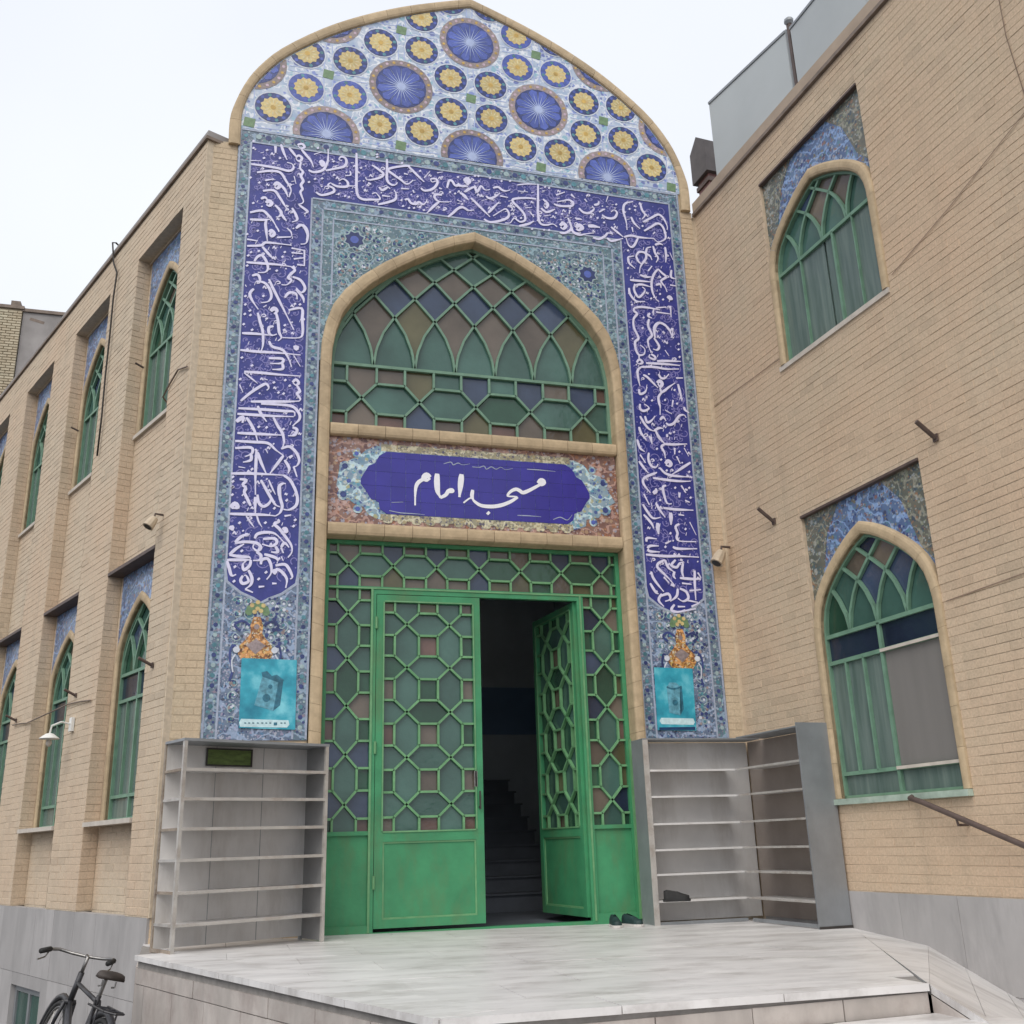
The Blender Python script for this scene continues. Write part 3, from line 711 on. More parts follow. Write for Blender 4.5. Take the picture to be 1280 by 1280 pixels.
mb.build('border_flower', TENDR, portal, kind='stuff'); mb2.build('border_flower', NAVY, portal, kind='stuff'); mb3.build('border_flower', TURQ, portal, kind='stuff')
PALEY = plain('pale_yellow_tile', (0.66,0.58,0.34), 0.35, 0.2, 30, bmp=0)
# girih medallions of the tympanum
tclip = [(-2.47,7.945),(2.51,7.945)]+[(0.02+(x-0.02)*0.995, z-0.01) for x, z in bi if z > 7.96]
X0, Z0, PX, PZ = 0.01, 8.80, 0.805, 0.79
def ringpoly(mbb, c, r0, r1, off, k, clip):
    for i in range(k):
        a0 = 2*math.pi*i/k; a1 = 2*math.pi*(i+1)/k
        p = clip_poly([(c[0]+r*math.cos(a), c[1]+r*math.sin(a)) for r, a in ((r0,a0),(r1,a0),(r1,a1),(r0,a1))], clip)
        if len(p) > 2: mbb.poly(PF, p, off)
big = []; small = []; squares = []
for i in range(-4, 5):
    for j in range(-2, 4):
        if (i+j) % 2: 
            c = (X0+i*PX, Z0+j*PZ); 
            big.append(c)
        else:
            c = (X0+i*PX, Z0+j*PZ); squares.append(c)
            for sx in (-1, 1):
                for sz in (-1, 1): small.append((c[0]+sx*0.235, c[1]+sz*0.232))
def near(c, r): return any(inside((c[0]+r*math.cos(t), c[1]+r*math.sin(t)), tclip) for t in [k*math.pi/8 for k in range(16)]) or inside(c, tclip)
for c in big:
    if not near(c, 0.33): continue
    mb = MB(); mb.disc(PF, c, 0.36, 0.003, 24, clip=tclip); mr = mb.build('large_rosette', BROWNR, portal)
    if mr is None: continue
    mb = MB(); mb2 = MB()
    for k in range(24):
        a = 2*math.pi*k/24; (mb if k % 2 else mb2).disc(PF, (c[0]+0.322*math.cos(a), c[1]+0.322*math.sin(a)), 0.019, 0.0045, 6, clip=tclip)
    mb.build('ring_dots', OCHRE, mr, kind='stuff'); mb2.build('ring_dots', PINK, mr, kind='stuff')
    mb = MB(); mb.disc(PF, c, 0.285, 0.0048, 24, clip=tclip); mb.build('ring', NAVY, mr)
    mb = MB()
    for k in range(12):
        a = 2*math.pi*(k+.5)/12; w = 0.225
        pts = [(c[0]+r*math.cos(a+d), c[1]+r*math.sin(a+d)) for r, d in ((0.02,0),(0.14,-w*1.05),(0.25,-w*.95),(0.280,0),(0.25,w*.95),(0.14,w*1.05))]
        pts = clip_poly(pts, tclip)
        if len(pts) > 2: mb.poly(PF, pts, 0.006+k*.00006)
    mb.build('petals', BLUE_R, mr, kind='stuff')
    mb = MB()
    for k in range(24):
        a = 2*math.pi*k/24; w = 0.008 if k % 2 else 0.0055; l = 0.265 if k % 2 == 0 else 0.23
        dx, dz = math.cos(a), math.sin(a)
        pts = clip_poly([(c[0]-dz*w, c[1]+dx*w)] and [(c[0]+dz*w, c[1]-dx*w),(c[0]+dx*l, c[1]+dz*l),(c[0]-dz*w, c[1]+dx*w)], tclip)
        if len(pts) > 2: mb.poly(PF, pts, 0.0075+k*.00005)
    mb.build('rays', RAY, mr, kind='stuff')
for c in small:
    if not near(c, 0.15): continue
    mb = MB(); mb.disc(PF, c, 0.205, 0.0035, 20, clip=tclip); mr = mb.build('small_rosette', WHITE, portal)
    if mr is None: continue
    mb = MB(); ringpoly(mb, c, 0.10, 0.190, 0.005, 20, tclip); mb.build('ring', NAVY if random.random() < .8 else BLUE_R, mr)
    mb = MB(); mb2 = MB()
    for k in range(12):
        a = 2*math.pi*(k+.5)/12; (mb if k % 3 else mb2).disc(PF, (c[0]+0.161*math.cos(a), c[1]+0.161*math.sin(a)), 0.022, 0.0062, 6, clip=tclip)
    mb.build('petals', BLUE_R, mr, kind='stuff'); mb2.build('petals', TURQ, mr, kind='stuff')
    pts = []
    for k in range(24):
        a = 2*math.pi*k/24; r = 0.137 if k % 2 else 0.116; pts.append((c[0]+r*math.cos(a), c[1]+r*math.sin(a)))
    pts = clip_poly(pts, tclip)
    if len(pts) > 2:
        mb = MB(); mb.poly(PF, pts, 0.0064); mb.build('centre', YELLOW, mr)
        mb = MB(); mb.disc(PF, c, 0.03, 0.008, 8, clip=tclip); mb.build('eye', OCHRE, mr)
        mb = MB()
        for k in range(12):
            a = 2*math.pi*k/12; p_ = clip_poly([(c[0]+r*math.cos(a+d), c[1]+r*math.sin(a+d)) for r, d in ((.045,0),(.075,-.12),(.112,0),(.075,.12))], tclip)
            if len(p_) > 2: mb.poly(PF, p_, .0078)
        mb.build('centre_petals', PALEY, mr, kind='stuff')
for c in squares:
    p = clip_poly([(c[0]-.062,c[1]-.05),(c[0]+.05,c[1]-.062),(c[0]+.062,c[1]+.05),(c[0]-.05,c[1]+.062)], tclip)
    if area(p) > 0.002: mb = MB(); mb.poly(PF, p, 0.0035); mb.build('green_square', OLIVE, portal)
mb = MB()      # thin straps joining the medallions
for c in squares:
    for sx, sz in ((0,1),(1,0),(0,-1),(-1,0)):
        for e in (-1, 1):
            p = (c[0]+sx*0.06+sz*0.05*e, c[1]+sz*0.06+sx*0.05*e); q = (c[0]+sx*0.42+sz*0.03*e, c[1]+sz*0.42+sx*0.03*e)
            r = clip_line(p, q, tclip)
            if r: mb.ribbon(PF, [r[0], r[1]], 0.012, 0.002)
mb.build('strapwork', RAY, portal, kind='stuff')
# calligraphy (the strokes follow the band)
CAL = "o-2352,7779;o-2347,7692;w-2126,7757 -2122,7670;n-2070,7787 -2041,7697 -2001,7604;n-1986,7758 -1932,7692 -1900,7647;n-1910,7658 -1880,7682 -1848,7656 -1867,7615 -1899,7622 -1910,7652;n-1857,7605 -1864,7528 -1832,7484 -1851,7431 -1826,7373 -1847,7320 -1830,7273 -1849,7233 -1832,7175 -1815,7128 -1829,7096 -1869,7077;n-1859,7073 -1786,7023 -1770,7002 -1804,6972;n-1900,7811 -1854,7833 -1827,7799 -1862,7774 -1895,7800;n-1857,7762 -1808,7701 -1754,7635 -1725,7559;n-1776,7518 -1729,7502 -1667,7519 -1615,7559 -1581,7653 -1576,7743 -1580,7819;o-1686,7812;w-1659,7621 -1644,7648 -1623,7627 -1637,7593 -1659,7621;n-1584,7546 -1490,7587 -1406,7627 -1381,7689 -1398,7737 -1441,7742 -1461,7706 -1429,7693;o-1518,7671;o-2074,7616;o-2140,7540;n-2363,7490 -2252,7491 -2099,7487 -1976,7471 -1931,7516 -1948,7563 -2000,7573;t-2370,7532 -2264,7545;n-2298,7397 -2178,7436 -2066,7437 -2001,7343 -1946,7242 -1964,7153;o-2360,7325;o-2270,7279;o-1509,7502;o-1633,7437;n-2213,7313 -2124,7347;w-2120,7268 -2091,7303 -2060,7278 -2089,7236 -2115,7256;n-2061,7296 -2007,7231 -1974,7151;n-2228,7183 -2118,7207 -2054,7126 -2000,7038 -1973,7000;w-2191,7043 -2162,7072 -2136,7046 -2160,7012 -2186,7026;n-2243,7083 -2204,7108 -2172,7070;n-2100,7034 -2058,6992 -2032,6948 -2055,6902 -2085,6892;o-2318,7023;n-2344,6905 -2227,6947 -2165,6903 -2112,6840 -2047,6719;n-2340,6822 -2222,6835 -2143,6853;n-2178,6847 -2185,6781 -2171,6700 -2163,6619;n-2146,6704 -2123,6731 -2096,6699 -2120,6666 -2146,6686;n-1928,7025 -1885,6947 -1873,6889 -1922,6857;n-1879,6786 -1840,6834 -1799,6816 -1766,6737 -1769,6665;n-2047,6958 -2004,6892 -1978,6860;n-2065,6651 -1926,6678;t-1970,6778 -1928,6737 -1916,6679;n-1690,7259 -1638,7231 -1565,7255 -1504,7297 -1515,7338 -1568,7360 -1543,7396 -1516,7375;n-1527,7386 -1464,7365 -1369,7381 -1365,7438 -1413,7468 -1455,7436;n-1364,7388 -1306,7398;n-1277,7822 -1272,7581 -1268,7329 -1240,7272;o-1456,7273;o-1388,7260;o-1346,7254;t-1342,7581 -1335,7532 -1383,7511;t-1725,7723 -1642,7769;o-1766,7371;o-2210,7692;o-2236,7587;t-1922,7418 -1898,7323;o-1705,7418;n-1276,7816 -1272,7568 -1262,7318 -1208,7252 -1113,7261 -1017,7283 -1061,7351 -1103,7332;n-1108,7698 -1043,7659 -983,7605 -1031,7546 -1148,7500 -1175,7534;o-1190,7787;o-1055,7811;o-1056,7843;o-1178,7363;w-1148,7463 -1115,7455;n-946,7804 -945,7663 -944,7535 -900,7485 -857,7486 -830,7523;n-694,7758 -804,7733 -934,7671 -869,7612 -792,7561 -737,7519 -694,7539 -661,7583;n-716,7754 -650,7688 -584,7622 -539,7578;t-539,7630 -472,7732;n-573,7496 -540,7469 -473,7487 -418,7534 -390,7597 -406,7640 -462,7630 -451,7593 -406,7614;n-760,7650 -716,7645;o-782,7782;o-583,7713;n-1029,7432 -997,7400 -965,7418 -932,7448 -911,7427;n-996,7330 -910,7332;n-1038,7211 -942,7251 -856,7303 -845,7374 -867,7421;n-792,7453 -704,7461;n-661,7455 -650,7419;o-786,7308;n-748,7314 -715,7332 -682,7287 -628,7283 -595,7314 -551,7289 -518,7326 -507,7360;o-769,7235;o-704,7221;o-650,7229;o-584,7252;o-541,7221;o-611,7381;n-373,7529 -340,7522;n-284,7544 -261,7638 -227,7644 -194,7591 -149,7592 -35,7625;w-91,7667 -57,7706 -29,7671 -58,7640 -86,7662;o-159,7708;n-341,7444 -407,7440 -424,7399 -375,7356 -264,7367;n-375,7349 -430,7290 -475,7232 -513,7182;n-277,7175 -221,7234 -164,7300 -108,7322 -52,7299 -13,7293;n-116,7494 -83,7461 -44,7429;o-195,7488;n-36,7585 -94,7524;o-1225,7640;t-394,7720 -327,7744;o-339,7677;o-251,7498;o-320,7256;t-174,7408 -118,7391;n-183,7600 -126,7596 -47,7597;w-80,7669 -51,7687 -35,7657 -63,7646;n-139,7504 -94,7485 -50,7441;n-187,7278 -130,7325 -74,7308 -52,7293 16,7310;n-16,7459 62,7382 140,7304 195,7249;n174,7296 232,7370 303,7459;n126,7212 194,7184 296,7213 389,7266 414,7322 381,7381 323,7346 230,7267;n-82,7526 21,7608 54,7548 101,7634 146,7590 204,7606;n239,7631 297,7654 342,7622 388,7617 435,7638;n156,7513 201,7488 271,7532 318,7579;o35,7754;o75,7761;o207,7757;o340,7740;o439,7757;n317,7540 409,7535;n768,7773 759,7559 752,7375 771,7261 840,7245 923,7271 969,7239;t519,7718 625,7749 744,7762;t528,7640 645,7646;n736,7569 619,7563 478,7527 465,7485 532,7418 588,7349 597,7273 538,7238 470,7272 422,7207 364,7198;n429,7441 462,7381;n659,7386 703,7328;n524,7184 630,7226 701,7276;o604,7482;o551,7291;t602,7429 685,7449;n819,7582 875,7526 849,7469 827,7491;n790,7459 847,7416 919,7447 956,7473;n947,7537 1017,7522 1149,7543 1176,7587 1129,7620 1044,7593 984,7570;o849,7747;o897,7741;w1005,7264 1042,7296 1076,7269 1039,7224 1010,7246;n995,7172 1060,7175 1134,7238 1127,7329 1111,7379;n1134,7238 1179,7193 1251,7204;w1189,7266 1226,7298 1261,7271 1223,7232 1194,7247;n1135,7488 1120,7433;n1244,7519 1290,7486;n1189,7391 1261,7389;n976,7661 1086,7719;n1157,7691 1203,7658;t268,7428 326,7450;t821,7360 905,7386;o965,7422;o1036,7420;o674,7168;o814,7177;o872,7186;o99,7504;o-118,7365;o1351,7716;n1318,7664 1346,7628;n1245,7532 1290,7486 1362,7484 1427,7548 1404,7584;n1430,7602 1480,7623 1494,7666;n1485,7517 1562,7569;n1520,7482 1579,7452 1665,7465 1706,7539 1672,7573 1633,7540;o1702,7652;n1201,7380 1273,7384;o1384,7435;o1462,7434;o1538,7386;n1105,7378 1136,7278 1156,7203 1226,7174 1310,7200 1408,7228;w1195,7261 1239,7307 1273,7273 1229,7240 1200,7255;w1340,7309 1401,7318 1485,7312;n1392,7166 1464,7157 1539,7208 1578,7253 1638,7242;n1562,7185 1608,7153 1682,7177 1757,7208;n1620,7339 1689,7283 1759,7228;n1854,7710 1801,7661 1788,7565 1811,7448 1815,7329;n1853,7704 1917,7727;o1866,7618;o1934,7615;n1877,7512 1908,7436 1978,7367;n1880,7378 1887,7313;n2004,7721 2022,7629 2055,7567 2013,7506;o2012,7412;n2022,7467 2127,7537 2220,7599 2280,7561 2322,7460 2317,7405;n2026,7347 2118,7415 2197,7474 2258,7450 2288,7360 2282,7279 2190,7225 2131,7270;n2163,7355 2135,7324;n1771,7229 1859,7262 1945,7255 2043,7257 2143,7265;n1944,7242 1900,7156 1860,7111 1819,7131 1795,7220;n1141,7608 1188,7603;n1158,7704 1192,7670;o1136,7515;t1610,7752 1580,7666;n2149,7180 2201,7207 2250,7194;n2123,7162 2140,7073 2172,7011 2143,6948;n2046,7125 2097,7145;n2046,7125 2028,7056 2075,7024 2095,6974;n1901,6999 1942,7057 2016,7055 2023,6990 1967,6904 1939,6848 1928,6782;n1901,6999 1921,6937 1955,6902;n1802,6972 1877,6996;n1802,6972 1808,6895 1877,6833;o1792,6828;o1808,7058;n2273,7171 2276,7066 2262,6965;n2035,6822 2089,6895;n1932,6757 2004,6741 2078,6751;n2161,6866 2106,6793 2067,6685 2069,6556 2104,6472 2139,6444;n2161,6866 2206,6820 2252,6774 2185,6713 2228,6642 2248,6580;n2328,6876 2314,6783 2375,6765;n1805,6675 1926,6679 2060,6684;n1862,6632 1844,6553 1886,6469 1937,6501 1979,6570 1945,6604;n1873,6620 1947,6637 2055,6619;n1786,6571 1792,6495 1858,6415 1967,6423;o2044,6470;o2190,6476;w2247,6496 2273,6519 2290,6495 2264,6479;o2159,6543;n2119,6653 2170,6673 2178,6622;n2293,6676 2367,6673;n1828,6323 1913,6346 2022,6347 2142,6337;n1828,6323 1825,6285 1858,6251 1812,6183 1811,6096 1845,5989;n2017,6283 1990,6242 2036,6223;n2065,6352 2057,6263;n1999,6206 1981,6129 2004,6044;n2091,6305 2261,6301;n2095,6356 2219,6384;n2276,6404 2270,6264;o1934,6217;n2049,6000 2063,6101 2116,6170 2188,6153 2242,6085 2270,6125 2274,6026;o1912,6083;o2156,6062;o1807,6364;t2329,7100 2359,7011;n1805,6170 1809,6071 1854,5953 1809,5898 1813,5801 1845,5744 1905,5762 1916,5825 1866,5868;n1845,5744 1840,5682;n1808,5649 1846,5689 1879,5656 1842,5634 1814,5643;n1998,6193 1980,6116 2019,6009 1966,5941 1971,5855 1991,5796;n2053,5975 2050,6100 2104,6168 2164,6163 2232,6108 2261,6024 2282,6127;n2040,5974 2093,5881 2065,5829 2018,5836;n1989,5771 2034,5740 2019,5708 1962,5732 1976,5764;o2167,6051;o2193,5930;t2161,5839 2204,5770;o2332,5933;o2326,5864;o2330,5772;n2054,5693 2210,5710 2343,5718;n1920,5654 2147,5666 2327,5667;n1857,5599 2012,5616 2154,5606 2311,5622;n1857,5599 1812,5546 1816,5439 1828,5368;n1874,5505 1919,5485 1996,5409 2039,5365;n1934,5523 1958,5525;n2059,5536 2085,5490 2133,5495 2185,5549;w2032,5425 2070,5452 2091,5418 2064,5380 2043,5414;n2063,5368 2083,5322 2171,5390 2247,5446;n2083,5322 2036,5258 2036,5186 2044,5140 2036,5045;n2282,5437 2298,5343 2312,5236;n2265,5508 2349,5517;n1814,5331 1821,5273 1882,5302 1910,5365;o1956,5209;o2110,5229;o2250,5200;n2206,5238 2186,5153;o1895,5244;o2234,5360;n1812,5154 1808,5095 1853,5075 1914,5116 1859,5158;n1860,5017 1878,4949 1925,4965 1977,5028;n1802,5012 1842,4934 1895,4869 1951,4851;n2032,4986 2070,5024 2101,4980;n2099,4957 2133,4936 2194,4965 2260,5053 2321,5070 2342,5037;n2330,5166 2338,5131 2383,5100;n1951,4851 2012,4891 2059,4889;n1974,4853 2003,4774 2056,4721;n2055,4709 2172,4713 2326,4731;n1781,4883 1798,4815 1851,4750;n1888,4788 1916,4698;o2099,4817;o2185,4859;t2100,5110 2179,5069;n1786,4814 1855,4734;n1748,4736 1773,4641 1824,4602;n1913,4782 1917,4696;n1972,4841 2010,4779 2060,4718;n2059,4707 2023,4672 2051,4609 2056,4545;w2051,4481 2086,4516 2116,4486 2092,4457 2055,4471;o1967,4646;o2175,4662;o2227,4634;o2006,4526;o2099,4803;n2174,4651 2169,4597;n1872,4595 1860,4520 1887,4447 1939,4435 1969,4475;n1768,4566 1825,4475;n1751,4490 1799,4420 1848,4360;t2286,4682 2332,4588;n2189,4577 2225,4494;n2348,4519 2266,4465 2197,4417 2122,4369;n1982,4433 2042,4374 2126,4353 2234,4350 2332,4352;n1897,4311 2046,4300 2208,4295 2328,4304;n1779,4292 1835,4327 1923,4365 1946,4378;n1779,4292 1785,4230 1852,4140;n2041,4237 2002,4213 2010,4119 2035,4038 2088,4036;w1884,4137 1918,4165 1920,4197;w2186,4167 2180,4109;n2214,4248 2261,4167;o2141,4217;o2305,4228;o1958,4069;o2311,4118;n2243,4082 2295,4064;n1777,4125 1831,4004;n1907,4030 1944,3959 2001,3880;n1988,3983 2115,3975 2222,3976 2330,3978;n1758,4010 1804,3930 1862,3862 1947,3877;w2064,3936 2064,3874 2057,3801;n2153,3920 2217,3914;n1760,3897 1837,3809 1863,3750;w1911,3814 1906,3752 1911,3691;n2155,3817 2109,3784 2124,3713 2109,3661 2148,3628 2330,3632;o2044,3709;o2219,3764;t2275,3845 2337,3704;n1768,3603 1782,3644 1886,3639;n1773,3533 1807,3560 1901,3564;n2058,3562 2120,3545 2333,3555;o1974,3558;n1977,3593 2043,3627;o2061,4407;o2321,4410;n1750,3465 1950,3457 2129,3465 2345,3464;n1772,3522 1800,3501 1906,3500;n1958,3418 1885,3380 1869,3335 1923,3281 1989,3216 2042,3151;n1958,3418 1987,3340 2043,3297;n2077,3423 2025,3364 2082,3344 2122,3391 2171,3405;n2158,3393 2138,3301 2155,3223;n2055,3298 2039,3252 2060,3219;n1795,3287 1813,3220 1865,3144 1918,3080;n1774,3163 1825,3076 1858,3055;n1931,3236 1985,3171;n1893,3057 1853,2989 1906,2925;n1880,3034 1964,3059 1982,3004 1922,2980;n2075,3119 2056,3040 1980,2982;n2098,3120 2166,3089 2184,3023 2122,2987 2066,3018;n2108,3232 2239,3226 2347,3231;n2127,3177 2233,3170;n2283,3319 2270,3182 2265,3003;n2170,3000 2287,2982;n2025,2951 1985,2894 2053,2874 2137,2899;n2203,3101 2336,3118;n2058,2930 2140,2932;n2065,2875 2257,2914;n2211,2935 2311,2982;n2317,3297 2348,3242;w2002,3161 2041,3140;o1837,3077;o2118,3482;n-2184,6793 -2175,6714 -2158,6597;n-2139,6673 -2114,6723 -2090,6687 -2116,6650 -2139,6666;n-2357,6587 -2252,6583;n-2354,6509 -2217,6536 -2174,6575 -2052,6580 -1917,6580;n-1879,6786 -1824,6835 -1777,6801 -1757,6724 -1771,6628 -1827,6606;n-2082,6782 -2047,6734;o-2258,6702;o-2360,6646;o-2337,6401;o-2342,6283;n-2205,6524 -2135,6443 -2089,6397;n-2274,6344 -2244,6401 -2200,6420 -2153,6348 -2139,6272 -2170,6229 -2235,6220;n-2350,6321 -2207,6328 -2053,6336 -1908,6330;n-1916,6547 -1791,6538;n-1914,6494 -1801,6497;n-1889,6425 -1788,6452;n-1853,6364 -1774,6362;n-1786,6546 -1780,6361;n-1908,6330 -1873,6296 -1905,6253 -1936,6196 -1902,6175 -1944,6118 -1999,6110;n-1892,6215 -1813,6187 -1765,6102 -1797,6047 -1854,6091;n-1854,6078 -1784,5997 -1771,5934;n-1961,5968 -1919,6031 -1852,6027 -1839,5964;o-1859,5910;o-1809,5910;o-2052,6265;n-2288,6175 -2234,6195 -2209,6134 -2241,6104;n-2209,6121 -2153,6103 -2106,6032 -2092,5957 -2122,5903 -2187,5882;n-2123,6158 -2086,6073 -2038,5977 -1954,5809 -1859,5619;n-2265,6030 -2300,5969 -2274,5896 -2210,5803;n-2214,5765 -2188,5668 -2156,5560 -2149,5412 -2172,5324;o-2341,5938;o-2337,5844;o-2290,5781;o-2337,5737;o-2283,5731;o-2342,5625;o-2259,5572;w-2091,5799 -2059,5834 -2031,5806 -2057,5772;n-2042,5799 -2016,5701 -2000,5578 -1976,5518 -2007,5478;n-2056,5634 -2099,5616 -2096,5554 -2063,5533 -2020,5551;n-1917,5833 -1791,5868 -1781,5742 -1771,5605 -1802,5538 -1965,5520;n-2352,5524 -2225,5533 -2074,5532;n-2359,5340 -2194,5340 -2012,5348 -1784,5348;n-2093,5468 -2058,5410 -1959,5384 -1902,5304 -1866,5210;o-1948,5659;o-1952,5608;w-1842,5447 -1825,5411 -1809,5444;o-2125,5713;o-2169,5960;o-1981,6491;o-2001,6435;o-2312,6443;o-2236,6467;t-2163,5834 -2132,5863;t-2348,6064 -2336,6040;n-2086,5281 -1957,5289 -1966,5239 -2073,5227;n-1955,5240 -1952,5179 -2048,5163;t-1850,5337 -1781,5222;n-2311,5112 -2153,5116 -1993,5114 -1777,5118;t-2311,5100 -2234,5042 -2179,4999;n-2327,4801 -2238,4898 -2136,4985 -2095,5002 -2072,4962 -2092,4936;o-2344,5030;o-2027,5026;o-1921,5061;o-1876,5005;o-1980,4923;o-1931,4916;t-2346,4971 -2311,4891;n-1850,5044 -1819,5077 -1791,5044 -1817,5017 -1845,5039;n-1806,5012 -1777,4955 -1803,4928 -1769,4871 -1789,4845;n-2233,4804 -2034,4822 -1875,4837 -1779,4852;n-2138,4789 -1927,4797 -1830,4782 -1774,4716 -1772,4657 -1813,4606 -1833,4580;n-2344,4723 -2135,4730 -1924,4732 -1828,4734 -1816,4688;n-2351,4664 -2185,4667 -2006,4671 -1826,4681;n-2168,4763 -2133,4683 -2077,4606;w-2357,4582 -2298,4634 -2300,4575;n-2267,4636 -2222,4570 -2176,4481 -2151,4391;n-2016,4658 -1970,4569 -1926,4502 -1906,4411 -1920,4352;n-1833,4569 -1790,4549 -1809,4489 -1872,4478;n-2341,4467 -2123,4474 -1925,4479;n-2357,4386 -2192,4388 -2057,4387 -1981,4324 -1906,4272;n-1906,4272 -1965,4176 -2023,4081;n-2353,4312 -2210,4329 -2197,4273 -2257,4234;n-2207,4272 -2204,4204 -2274,4176;n-2157,4310 -2156,4162 -2155,4049 -2146,3859;n-2146,4288 -2110,4188 -2053,4067;n-1930,4339 -1857,4368 -1792,4316 -1758,4237 -1777,4178 -1808,4165;w-1853,4253 -1822,4279;n-1894,4227 -1849,4150 -1857,4093;n-1808,4165 -1773,4064;n-2375,4056 -2187,4069 -1898,4073;n-1898,4073 -1834,4026 -1789,3939 -1776,3872;o-2358,4023;o-2355,3979;o-2352,3923;o-2189,4114;o-2148,4548;o-2075,4548;o-1917,4544;n-2296,4005 -2235,3998 -2263,3952 -2230,3909 -2267,3840;t-2102,3996 -2057,3921;n-1931,3862 -1935,3951 -1905,3987 -1874,3989;o-2340,5260;o-2241,5185;t-2118,5053 -2086,5045;t-2075,4328 -2053,4284;t-2313,4128 -2251,4121;n-2146,3839 -2144,3784 -2139,3674;n-2183,3748 -2216,3813 -2250,3888 -2233,3945;o-2359,3925;o-2354,3848;w-2363,3721 -2325,3762 -2298,3725 -2352,3716;n-2127,3863 -2113,3786 -2071,3750 -2021,3781 -2003,3837 -2037,3902;n-2103,4010 -2048,3913 -2003,3837 -1960,3773 -1918,3754;t-2032,4015 -1997,3938 -1964,3873;n-1926,3966 -1922,3854 -1898,3766 -1915,3698 -1955,3663;n-1791,3964 -1761,3853 -1774,3774 -1834,3731 -1886,3733;n-2369,3660 -2209,3664 -2057,3668 -1955,3663;t-2218,3647 -2175,3584 -2142,3542;t-2129,3674 -2105,3599 -2072,3546;n-1933,3631 -1922,3609 -1962,3585 -1909,3533 -1844,3449 -1801,3386 -1793,3321 -1827,3266;o-1774,3635;o-1787,3573;o-2044,3592;w-1883,3529 -1863,3541 -1852,3514 -1877,3508;w-2356,3509 -2337,3532 -2331,3499;n-1873,3667 -1812,3682;n-2305,3388 -2248,3450 -2179,3475;n-2132,3434 -2109,3479 -2029,3499 -1948,3487 -1863,3405;n-2057,3433 -1956,3443 -1934,3401 -1983,3366 -2065,3384;n-2304,3382 -2216,3398 -2115,3392 -2073,3351 -2102,3317 -2143,3347 -2135,3380;n-2348,3268 -2292,3329 -2224,3376;n-2348,3268 -2258,3256 -2179,3255 -2158,3239;n-1943,3368 -1920,3315 -1981,3312;n-1892,3360 -1863,3405 -1820,3363;n-1892,3360 -1869,3307;n-2111,3306 -2070,3276 -2078,3232 -2137,3224;n-2365,3219 -2237,3225 -2157,3229;n-2157,3229 -2165,3175 -2212,3131 -2225,3183 -2197,3216;n-2364,3209 -2341,3136 -2317,3074 -2279,3086;n-2219,3078 -2237,3035 -2215,3004 -2167,3027 -2190,3079 -2209,3078;n-2173,3132 -2139,3060 -2146,2996 -2193,2953;n-2193,2953 -2123,2924;n-2066,3190 -2058,3233 -2008,3246 -1975,3184 -1972,3109 -2009,3049;n-2040,3288 -1938,3260 -1917,3229;n-1935,3185 -1855,3200 -1813,3159 -1780,3085 -1799,3063;n-1934,3153 -1883,3134 -1829,3062 -1836,2977;w-1962,3120 -1933,3132 -1941,3100;o-2295,3022;o-2241,3310;o-2017,3118;o-2293,3159;n-2076,2978 -2026,2985;n-1958,3014 -1918,3016;o-2275,3578;o-2245,3778;o-1859,3824;o-1968,3739;o-1907,3251;t-1888,3273 -1866,3231;o-2079,3052"
def parse(s):
    out = []
    for st in s.split(';'):
        fl = st[0]; out.append((fl, [tuple(int(v)/1000 for v in t.split(',')) for t in st[1:].split()]))
    return out
def strokes(F, data, off, w, mat, parent, name, dot=0.017, thin=0.6, wide=1.5):
    mb = MB(); k = 0
    for fl, p in data:
        o = off+0.0006*(k % 5); k += 1
        if fl == 'o' or len(p) == 1:
            r = dot; c = p[0]; mb.add([F.P(c[0]-r,c[1]-r*.2,o),F.P(c[0]-r*.1,c[1]-r,o),F.P(c[0]+r,c[1]+r*.1,o),F.P(c[0]+r*.2,c[1]+r,o)], [(0,1,2,3)]); continue
        ww = w*(thin if fl == 't' else wide if fl == 'w' else 1.0)
        sp = smooth_pts(p, 4)
        def wf(t, ww=ww): return ww*(0.45+0.62*math.sin(math.pi*min(1, t*1.15+0.08))**0.6 if 0 < t*1.15+0.08 < 1 else 0.45)
        # slanted nib: horizontals a little heavier than verticals
        mb.ribbon(F, sp, wf, o)
    return mb.build(name, mat, parent, kind='stuff')
calo = strokes(PF, parse(CAL), 0.006, 0.0275, LETTER, portal, 'calligraphy', dot=0.0165)
# small vowel marks scattered between the letters
rt_ = random.Random(11); marks = []
def bandpt2():
    while True:
        if rt_.random() < 0.34: return rt_.uniform(-1.70, 1.70), rt_.uniform(7.23, 7.72)
        s = -1 if rt_.random() < .5 else 1; return s*rt_.uniform(1.77, 2.33), rt_.uniform(3.12, 7.7)
for _ in range(430):
    x, z = bandpt2(); k_ = rt_.random(); vert = abs(x) > 1.75 and z < 7.2; d = rt_.uniform(.018,.032)
    if k_ < .45: marks.append(('t', [(x, z), (x+d*(.4 if vert else 1.3), z+d*(1.3 if vert else .5))]))
    elif k_ < .7: marks.append(('t', [(x, z), (x+d*.5, z+d), (x+d, z), (x+d*1.5, z+d)]))
    elif k_ < .88: marks.append(('o', [(x, z)]))
    else: marks.append(('t', [(x, z), (x+d, z+d*.4), (x+d*.6, z+d), (x-d*.2, z+d*.7), (x-d*.7, z-d*.8)]))
strokes(PF, marks, 0.0035, 0.021, LETTER, portal, 'vowel_marks', dot=0.0115)
